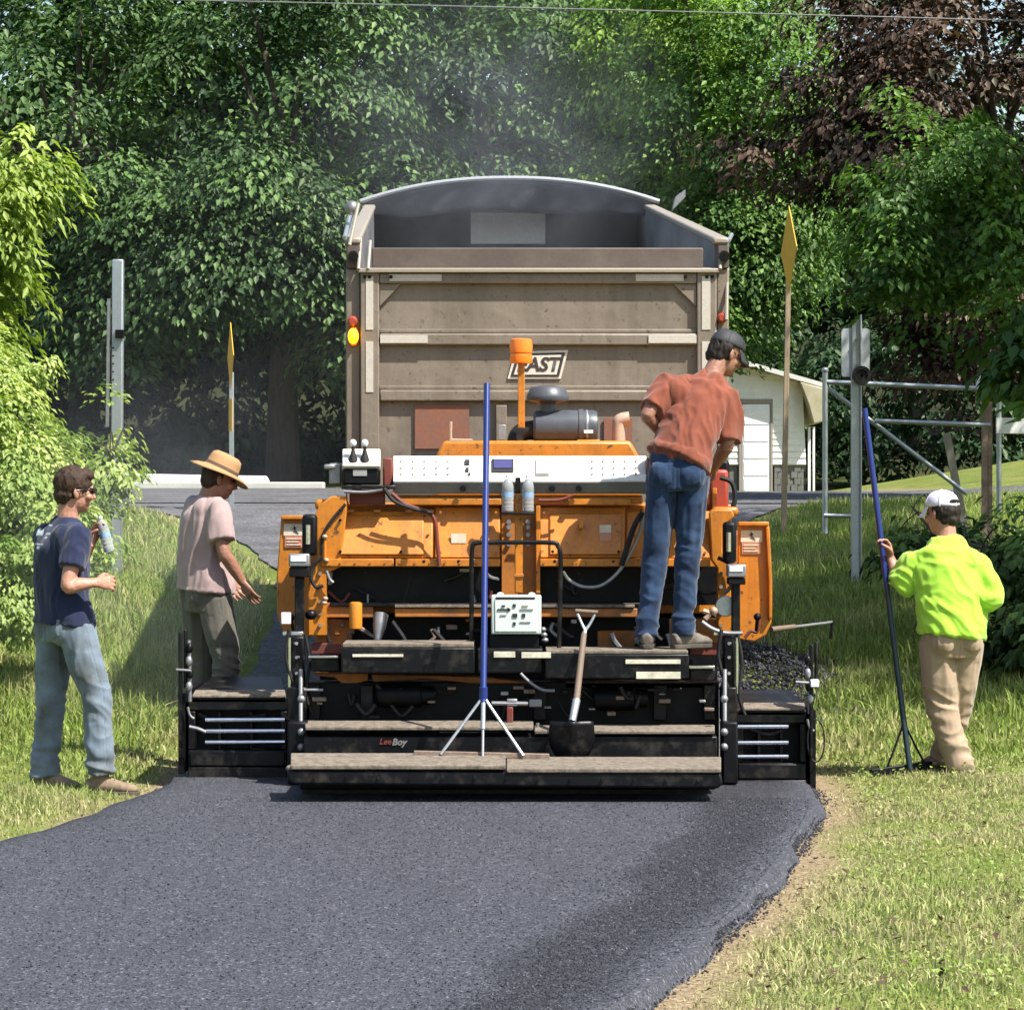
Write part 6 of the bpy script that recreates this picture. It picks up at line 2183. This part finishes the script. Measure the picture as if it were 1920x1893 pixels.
hair_part(root, J['head'], Fh, Uh, 'hair_brown', False)
MB().lathe([(0.15, 0.0), (0.158, 0.01), (0.158, 0.03), (0.15, 0.042)], J['pelvis'] + UP * 0.065, UP, 24, 1.10, 0.80, ref=Rk).build('belt', 'belt', root)
c = J['head'] + Uh * 0.045 - Fh * 0.005
Rh = Fh.cross(Uh).normalized()
Uhat = (Uh + Fh * 0.18).normalized()
hm = MB()
n = 32
prof = [(0.178, -0.020), (0.182, -0.016), (0.145, 0.002), (0.105, 0.012), (0.098, 0.03), (0.094, 0.07), (0.086, 0.098), (0.066, 0.112), (0.03, 0.116), (0.01, 0.116)]
vs, fs = [], []
for i, (r, h) in enumerate(prof):
    for k in range(n):
        th = 2 * math.pi * k / n
        wv = 0.010 * math.sin(2 * th + 0.6) * (1 if i < 3 else 0)
        dent = -0.008 * math.cos(2 * th) * (1 if i in (6, 7) else 0)
        vs.append(c + Rh * ((r + dent) * 0.93 * math.cos(th)) + (Fh - Uhat * Fh.dot(Uhat)).normalized() * (r * 1.08 * math.sin(th)) + Uhat * (h + wv))
for i in range(len(prof) - 1):
    for k in range(n):
        fs.append((i * n + k, i * n + (k + 1) % n, (i + 1) * n + (k + 1) % n, (i + 1) * n + k))
fs.append(tuple((len(prof) - 1) * n + k for k in range(n)))
hm.add(vs, fs)
hat = hm.build('sun_hat', 'straw', root, angle=0)
md = hat.modifiers.new('solid', 'SOLIDIFY')
md.thickness = 0.005
MB().lathe([(0.1045, 0.016), (0.1025, 0.026), (0.0995, 0.036)], c, Uhat, 32, 0.93, 1.08, ref=Rh).build('hat_band', 'straw_band', hat)

# ---- operator in the rust t-shirt on the platform
Y0 = 17.88
zf = P(0, 1219, 17.71).z
J = dict(head=jp(1360, 664, 0.26), neck=jp(1334, 712, 0.20), chest=jp(1304, 770, 0.12), waist=jp(1280, 838, 0.02), pelvis=jp(1270, 880),
         shL=jp(1252, 724, 0.14), shR=jp(1366, 744, 0.16), elL=jp(1214, 778, 0.02), wrL=jp(1245, 822, 0.22),
         elR=jp(1364, 832, 0.10), wrR=jp(1338, 878, 0.28),
         hipL=jp(1243, 902), hipR=jp(1300, 902), knL=jp(1228, 1052, 0.02), knR=jp(1289, 1052, 0.02),
         anL=jp(1213, 1180, 0.0), anR=jp(1281, 1180, 0.0))
Ft = V((0.28, 0.96, 0)).normalized()
Rk = Ft.cross(UP)
root, Fh, Uh = build_person('operator in a rust t-shirt and blue jeans standing on the paver platform', J, dict(
    ground=zf, Ft=(0.28, 0.96, 0), Fp=(0.1, 1, 0), Fh=(0.82, 0.50, -0.34), Uh=(0.42, 0.22, 1), shirt='rust_shirt', trousers='jeans_dark', boots='boot_dark', skin='skin_tan',
    sleeve={'L': 0.80, 'R': 0.95}, hem=-0.045, rise=0.09, wide=0.93, sleeve_r=0.076, leg_r=[(0.094, 0.106), (0.084, 0.094), (0.068, 0.073), (0.062, 0.066), (0.058, 0.064)],
    shirt_folds=make_folds((-0.12, 0, 1), Rk, 1.6, 10, 0.020, 9.0), seed=7.0, leg_amp=0.016, toeL=(0.05, 1), toeR=(0.75, 0.65),
    handL=((0.6, 0.8, -0.1), (0.5, -0.2, -0.8), 1, 0.8), handR=((-0.5, 0.85, -0.1), (-0.5, -0.2, -0.8), -1, 0.8)))
hair_part(root, J['head'], Fh, Uh, 'hair_dark', False)
cap_part(root, J['head'] - Fh * 0.004, Fh, Uh, 'cap_black', badge=True)

# ---- worker in the yellow-green shirt with the lute
Y0 = 18.6
gl = g1(P(1790, 1460, Y0).x, Y0)
zf = gl
J = dict(head=jp(1767, 964, 0.08), neck=jp(1774, 1016, 0.04), chest=jp(1776, 1068, 0.02), waist=jp(1784, 1140, 0.0), pelvis=jp(1786, 1190),
         shL=jp(1716, 1058, 0.02), shR=jp(1830, 1066, 0.03), elL=jp(1690, 1098, 0.06), wrL=jp(1670, 1046, 0.12),
         elR=jp(1854, 1116, -0.02), wrR=jp(1824, 1150, 0.18),
         hipL=jp(1758, 1212), hipR=jp(1812, 1212, 0.02), knL=jp(1766, 1330, 0.02), knR=jp(1790, 1335, 0.14),
         anL=jp(1800, 1434, -0.02), anR=jp(1770, 1424, 0.25))
Ft = V((-0.30, 0.95, 0)).normalized()
Rk = Ft.cross(UP)


def hv_print(p, n):
    u = (p - J['chest']).dot(Rk)
    v = (p - J['chest']).z
    return 0.55 if (n.y < -0.2 and 0.035 < v < 0.075 and -0.10 < u < 0.12 and math.sin(u * 160) > -0.3) else 0.0


root, Fh, Uh = build_person('worker in a fluorescent yellow-green shirt holding a blue asphalt lute', J, dict(
    ground=zf, Ft=(-0.30, 0.95, 0), Fp=(-0.2, 1, 0), Fh=(-0.62, 0.78, -0.10), Uh=(-0.04, 0.1, 1), shirt='hivis', trousers='khaki_pants', boots='boot_tan', skin='skin',
    sleeve={'L': 1.02, 'R': 1.25}, hem=0.0, wide=1.05, sleeve_r=0.088, print=hv_print,
    shirt_r=[(0.190, 0.165), (0.192, 0.165), (0.196, 0.152), (0.194, 0.140), (0.185, 0.115), (0.12, 0.09), (0.075, 0.072)],
    leg_r=[(0.104, 0.112), (0.104, 0.108), (0.088, 0.090), (0.080, 0.082), (0.070, 0.074)],
    shirt_folds=make_folds((0.8, 0, -0.6), (0.6, 0, 0.8), 2.0, 9, 0.018, 13.0), seed=9.0, leg_amp=0.021, toeL=(-0.2, 1), toeR=(-0.5, 1), pockets=True,
    handL=((-0.22, 0.1, 0.95), (-0.9, -0.35, 0), 1, 1.5)))
hair_part(root, J['head'], Fh, Uh, 'hair_dark', False)
cap_part(root, J['head'] + Uh * 0.002, Fh, Uh, 'cap_white', back_opening=True)
MB().lathe([(0.17, 0.0), (0.176, 0.01), (0.176, 0.03), (0.17, 0.04)], J['pelvis'] + UP * 0.055, UP, 24, 1.09, 0.70, ref=Rk).build('belt', 'belt', root)
WRL = J['wrL'].copy()

# ------------------------------------------------------------------ tools
# lute held by the worker on the right
grip = WRL + V((-0.22, 0.1, 0.95)).normalized() * 0.085 + V((-0.035, -0.012, 0))
bt = P(1706, 1402, 18.62)
bt.z = g1(bt.x, bt.y) + 0.035
d_ = (grip - bt).normalized()
tip = bt + d_ * ((P(0, 765, 18.7).z - bt.z) / d_.z)
lt = thing('asphalt_lute', 'blue and black handled lute held by the yellow-shirted worker', 'rake', bt)
mid = bt.lerp(tip, 0.50)
MB().cyl(bt, mid, 0.017, n=12).build('lower_handle', 'dark_handle', lt)
MB().cyl(mid, tip, 0.0175, n=12).build('handle', 'blue_handle', lt)
ha, hb_ = V((-0.245, -0.06, -0.012)), V((0.13, 0.10, 0.030))
pa, pb2 = bt + ha, bt + hb_
pa.z = g1(pa.x, pa.y) + 0.012
pb2.z = g1(pb2.x, pb2.y) + 0.03
dn = V((0, 0, 0.045))
MB().prism([pa, pb2, pb2 + dn, pa + dn], V((0.012, -0.025, 0))).build('head', 'black_steel', lt, 0.003)
j = bt.lerp(tip, 0.13)
for q in (pa.lerp(pb2, 0.28), pa.lerp(pb2, 0.92)):
    MB().tube([j, j.lerp(q, 0.55) + V((0.0, 0, 0.01)), q + dn * 0.6], 0.0065, 8, spline=3).build('brace', 'black_steel', lt)

# lute leaning on the paver
Yb, Yt = 17.08, 17.80
bt = P(905, 1418, Yb)
tip = P(913, 720, 17.95)
lt = thing('asphalt_lute', 'blue lute standing on the screed step and leaning on the paver', 'rake', bt)
mid = bt.lerp(tip, 0.155)
MB().cyl(bt, bt.lerp(tip, 0.075), 0.008, n=10).build('spike', 'grey_steel', lt)
MB().cyl(bt.lerp(tip, 0.07), mid, 0.013, n=10).build('socket', 'galvanised', lt)
MB().cyl(mid.lerp(bt, 0.1), tip, 0.0175, n=14).build('handle', 'blue_handle', lt)
MB().cyl(mid - UP * 0.012, mid + UP * 0.05, 0.024, n=14).build('ferrule', 'blue_handle', lt)
for px, py in ((826, 1414), (981, 1416)):
    MB().tube([mid, P(px, py, Yb + 0.02)], 0.0085, 8).build('brace', 'galvanised', lt)
MB().prism([P(776, 1407, Yb + .03), P(1030, 1413, Yb + .03), P(1030, 1424, Yb + .03), P(776, 1418, Yb + .03)], (0, 0.03, 0)).build('head', 'rust_steel', lt, 0.004)

# shovel standing on the screed
sb = P(1072, 1425, 17.2)
sv = thing('shovel', 'round shovel with a wooden shaft standing blade down on the screed', 'shovel', sb)
a = P(1095, 1188, 17.72)
b_ = P(1080, 1320, 17.40)
c_ = P(1073, 1352, 17.34)
MB().tube([a, a.lerp(b_, 0.5), b_], [0.016, 0.018, 0.0185], 12, spline=3).build('shaft', 'wood_handle', sv)
MB().tube([b_.lerp(a, 0.06), c_], [0.0225, 0.020], 12).build('socket', 'galvanised', sv)
yk = P(1097, 1182, 17.73)
for px, py in ((1083, 1150), (1116, 1150)):
    MB().tube([a, yk, P((px + 1098) / 2, 1168, 17.74), P(px, py, 17.75)], [0.012, 0.010, 0.008, 0.008], 8, spline=3).build('yoke', 'galvanised', sv)
MB().cyl(P(1079, 1145, 17.75), P(1121, 1148, 17.75), 0.0125, n=10).build('grip', 'wood_handle', sv)
mb = MB()
vs, fs = [], []
nu, nv = 12, 10
for j_ in range(nv + 1):
    v = j_ / nv
    w_ = 0.125 * (1 - max(0, (v - 0.35) / 0.65) ** 2.2) ** 0.5 if v > 0.35 else 0.118 + 0.007 * v / 0.35
    for i in range(nu + 1):
        u = i / nu * 2 - 1
        q = P(1072, 1352, 17.33) + V((u * w_, 0.028 * u * u + 0.03 * v - 0.012 - 0.03 * (1 - v) * math.exp(-(u / 0.2) ** 2), -0.225 * v))
        vs.append(q)
for j_ in range(nv):
    for i in range(nu):
        a0 = j_ * (nu + 1) + i
        fs.append((a0, a0 + 1, a0 + nu + 2, a0 + nu + 1))
mb.add(vs, fs)
bl = mb.build('blade', 'black_steel', sv, angle=0)
md = bl.modifiers.new('solid', 'SOLIDIFY')
md.thickness = 0.004

# tool lying across the right side of the paver
a, b_ = P(1446, 1180, 18.55), P(1560, 1166, 18.9)
mt = thing('hand_tool', 'wood handled iron poker sticking out right of the paver', 'tool', a)
MB().cyl(a, a.lerp(b_, 0.38), 0.017, 0.015, 10).build('handle', 'wood_handle', mt)
MB().cyl(a.lerp(b_, 0.37), b_, 0.008, n=8).build('rod', 'grey_steel', mt)
MB().tube([b_, b_ + V((0.0, 0, -0.05)), b_ + V((-0.01, 0, -0.10))], 0.010, 8).build('hook', 'black_steel', mt)

# bottles hung on the console
BG = 'water bottles hung below the console'
bottle('clear water bottle beside the blue handle under the console', P(952, 960, 18.16), (0, 0, 1), 0.21, 0.034, BG)
bottle('clear water bottle right of its twin under the console', P(990, 960, 18.16), (0, 0, 1), 0.21, 0.034, BG)
hd = pb('bottle_holder', 'black_matt', 938, 961, 1004, 965, 18.10, 0.13, 0.003)
pb('holder_back', 'black_matt', 966, 895, 976, 961, 18.21, 0.03, 0.003)

# ------------------------------------------------------------------ crumbs and loose mix along the edges
def crumbs(name, label, xs, ys, zs, smin, smax, mat, seed):
    rng = np.random.default_rng(seed)
    n = len(xs)
    base = np.array([(1, 0, 0), (-1, 0, 0), (0, 1, 0), (0, -1, 0), (0, 0, 1), (0, 0, -1)], dtype=float)
    fc = np.array([(0, 2, 4), (2, 1, 4), (1, 3, 4), (3, 0, 4), (2, 0, 5), (1, 2, 5), (3, 1, 5), (0, 3, 5)])
    s = rng.uniform(smin, smax, n)
    v = base[None] * s[:, None, None] * rng.uniform(0.6, 1.3, (n, 6, 3)) + rng.normal(0, 0.15, (n, 6, 3)) * s[:, None, None]
    a = rng.uniform(0, 6.28, n)
    ca, sa = np.cos(a)[:, None], np.sin(a)[:, None]
    x = v[:, :, 0] * ca - v[:, :, 1] * sa
    y = v[:, :, 0] * sa + v[:, :, 1] * ca
    vv = np.stack([x + xs[:, None], y + ys[:, None], v[:, :, 2] * 0.8 + zs[:, None]], 2).reshape(-1, 3)
    f = (fc[None] + (np.arange(n) * 6)[:, None, None]).ravel()
    me = np_mesh(name, vv, f, 3, mat, {'loose': np.full(n * 6, 0.6)})
    o = bpy.data.objects.new(name, me)
    COL.objects.link(o)
    tag(o, label, 'crumbs', kind='stuff')


n = 6500
ys = RNG.uniform(9.5, 18.0, n)
side = RNG.uniform(0, 1, n) < 0.62
off = np.abs(RNG.normal(0, 0.045, n)) - 0.03
xs = np.where(side, edge_r(ys) + off, edge_l(ys) - off)
crumbs('asphalt_crumbs', 'loose black asphalt crumbs along both edges of the mat', xs, ys, gh(xs, ys) + np.where(off < 0.02, 0.03, 0.012), 0.003, 0.009, 'asphalt', 3)
n = 4200
xs = RNG.uniform(1.5, 2.45, n)
ys = RNG.uniform(21.2, 26.0, n)
hh = 0.20 * np.exp(-(((xs - 1.95) / 0.25) ** 2)) * np.exp(-(((ys - 23.6) / 1.2) ** 2))
crumbs('mix_heap', 'dark loose rubble heaped at the road edge right of the paver', xs, ys, gh(xs, ys) + hh * RNG.uniform(0.2, 1, n) + 0.02, 0.008, 0.024, 'asphalt', 4)


# ------------------------------------------------------------------ steam off the hot mix
def steam(label, c, r, dens, seed):
    m = bpy.data.materials.new('steam')
    m.use_nodes = True
    nt = m.node_tree
    nt.nodes.clear()
    out = N(nt, 'ShaderNodeOutputMaterial')
    pvn = N(nt, 'ShaderNodeVolumePrincipled')
    pvn.inputs['Color'].default_value = (0.86, 0.90, 0.95, 1)
    pvn.inputs['Anisotropy'].default_value = 0.2
    tc = N(nt, 'ShaderNodeTexCoord')
    gr = N(nt, 'ShaderNodeTexGradient', gradient_type='SPHERICAL')
    nt.links.new(tc.outputs['Object'], gr.inputs[0])
    no = N(nt, 'ShaderNodeTexNoise')
    no.inputs['Scale'].default_value = 3.0
    no.inputs['Detail'].default_value = 4
    no.inputs['Distortion'].default_value = 0.8
    mp = N(nt, 'ShaderNodeMapping')
    mp.inputs['Location'].default_value = (seed, seed * 2, 0)
    nt.links.new(tc.outputs['Object'], mp.inputs[0])
    nt.links.new(mp.outputs[0], no.inputs['Vector'])
    rp2 = ramp(nt, no.outputs[0], [(0.36, (0, 0, 0)), (0.68, (1, 1, 1))])
    m1 = N(nt, 'ShaderNodeMath', operation='MULTIPLY')
    nt.links.new(gr.outputs['Fac'], m1.inputs[0])
    nt.links.new(rp2.outputs[0], m1.inputs[1])
    m2 = N(nt, 'ShaderNodeMath', operation='MULTIPLY')
    m2.inputs[1].default_value = dens
    nt.links.new(m1.outputs[0], m2.inputs[0])
    nt.links.new(m2.outputs[0], pvn.inputs['Density'])
    nt.links.new(pvn.outputs[0], out.inputs['Volume'])
    MATS['steam_%d' % seed] = m
    mb = MB().ell(V((0, 0, 0)), (1, 1, 1), None, 20, 12)
    o = mb.build('steam', 'steam_%d' % seed)
    o.location = c
    o.scale = r
    tag(o, label, 'steam', kind='stuff')


SC.cycles.volume_step_rate = 2.0
SC.cycles.volume_max_steps = 64
SC.cycles.volume_bounces = 0
steam('thin steam rising off the hot mix in the trailer bed', (-0.15, 25.0, 4.45), (1.7, 2.6, 1.5), 0.11, 3)
steam('thin smoke drifting left of the paver around the hatted worker', (-2.3, 20.9, 1.3), (1.3, 1.6, 1.5), 0.15, 8)
steam('bluish smoke hanging in front of the dark wood on the left', (-2.0, 43.0, 3.8), (7.5, 3.4, 4.6), 0.015, 5)

# fallen leaves and clover patches in the grass
n = 420
x, y = scatter(n * 2, 0.4, 4.6, 10.0, 19.5)
k = (x - edge_r(y) > 0.1)
x, y = x[k], y[k]
nn = len(x)
nr_ = RNG.normal(0, 0.3, (nn, 3)) + np.array([0, 0, 1.0])
nr_ /= np.linalg.norm(nr_, axis=1, keepdims=True)
v_, t_ = leaf_geo(np.stack([x, y, gh(x, y) + 0.035], 1), nr_, RNG.normal(0, 1, (nn, 3)), RNG.uniform(0.02, 0.05, nn))
me = np_mesh('leaf_litter', v_, t_, 3, 'leaf_copper', {'rnd': np.repeat(RNG.uniform(0.3, 1, nn), 4)})
o = bpy.data.objects.new('leaf_litter', me)
COL.objects.link(o)
tag(o, 'dry fallen leaves lying in the grass on the right', 'leaves', kind='stuff')
n = 2600
cx_, cy_ = RNG.uniform(0.8, 4.5, 60), RNG.uniform(10.5, 20, 60)
ii = RNG.integers(0, 60, n)
x, y = cx_[ii] + RNG.normal(0, 0.16, n), cy_[ii] + RNG.normal(0, 0.3, n)
k = (x - edge_r(y) > 0.25)
x, y = x[k], y[k]
nn = len(x)
nr_ = RNG.normal(0, 0.25, (nn, 3)) + np.array([0, 0, 1.0])
nr_ /= np.linalg.norm(nr_, axis=1, keepdims=True)
v_, t_ = leaf_geo(np.stack([x, y, gh(x, y) + RNG.uniform(0.03, 0.08, nn)], 1), nr_, RNG.normal(0, 1, (nn, 3)), RNG.uniform(0.014, 0.03, nn), 0.8)
me = np_mesh('clover', v_, t_, 3, 'weed', {'rnd': np.repeat(RNG.uniform(0.0, 0.6, nn), 4)})
o = bpy.data.objects.new('clover', me)
COL.objects.link(o)
tag(o, 'patches of clover and broad weeds in the mown grass', 'weeds', kind='stuff')

# stones standing proud of the fresh mat, thickest in the coarse band near the right edge
n = 26000
ys = RNG.uniform(9.6, 17.0, n)
band = RNG.uniform(0, 1, n) < 0.55
er = edge_r(ys)
xs = np.where(band, er - np.clip(RNG.normal(0.34, 0.15, n), 0.03, 0.75), er - RNG.uniform(0.05, 3.6, n))
k = in_view(xs, ys, 0.3)
xs, ys, band = xs[k], ys[k], band[k]
crumbs('loose_aggregate', 'black stones standing proud of the fresh asphalt surface', xs, ys, gh(xs, ys) + 0.0555, 0.0025, 0.0065, 'asphalt', 9)
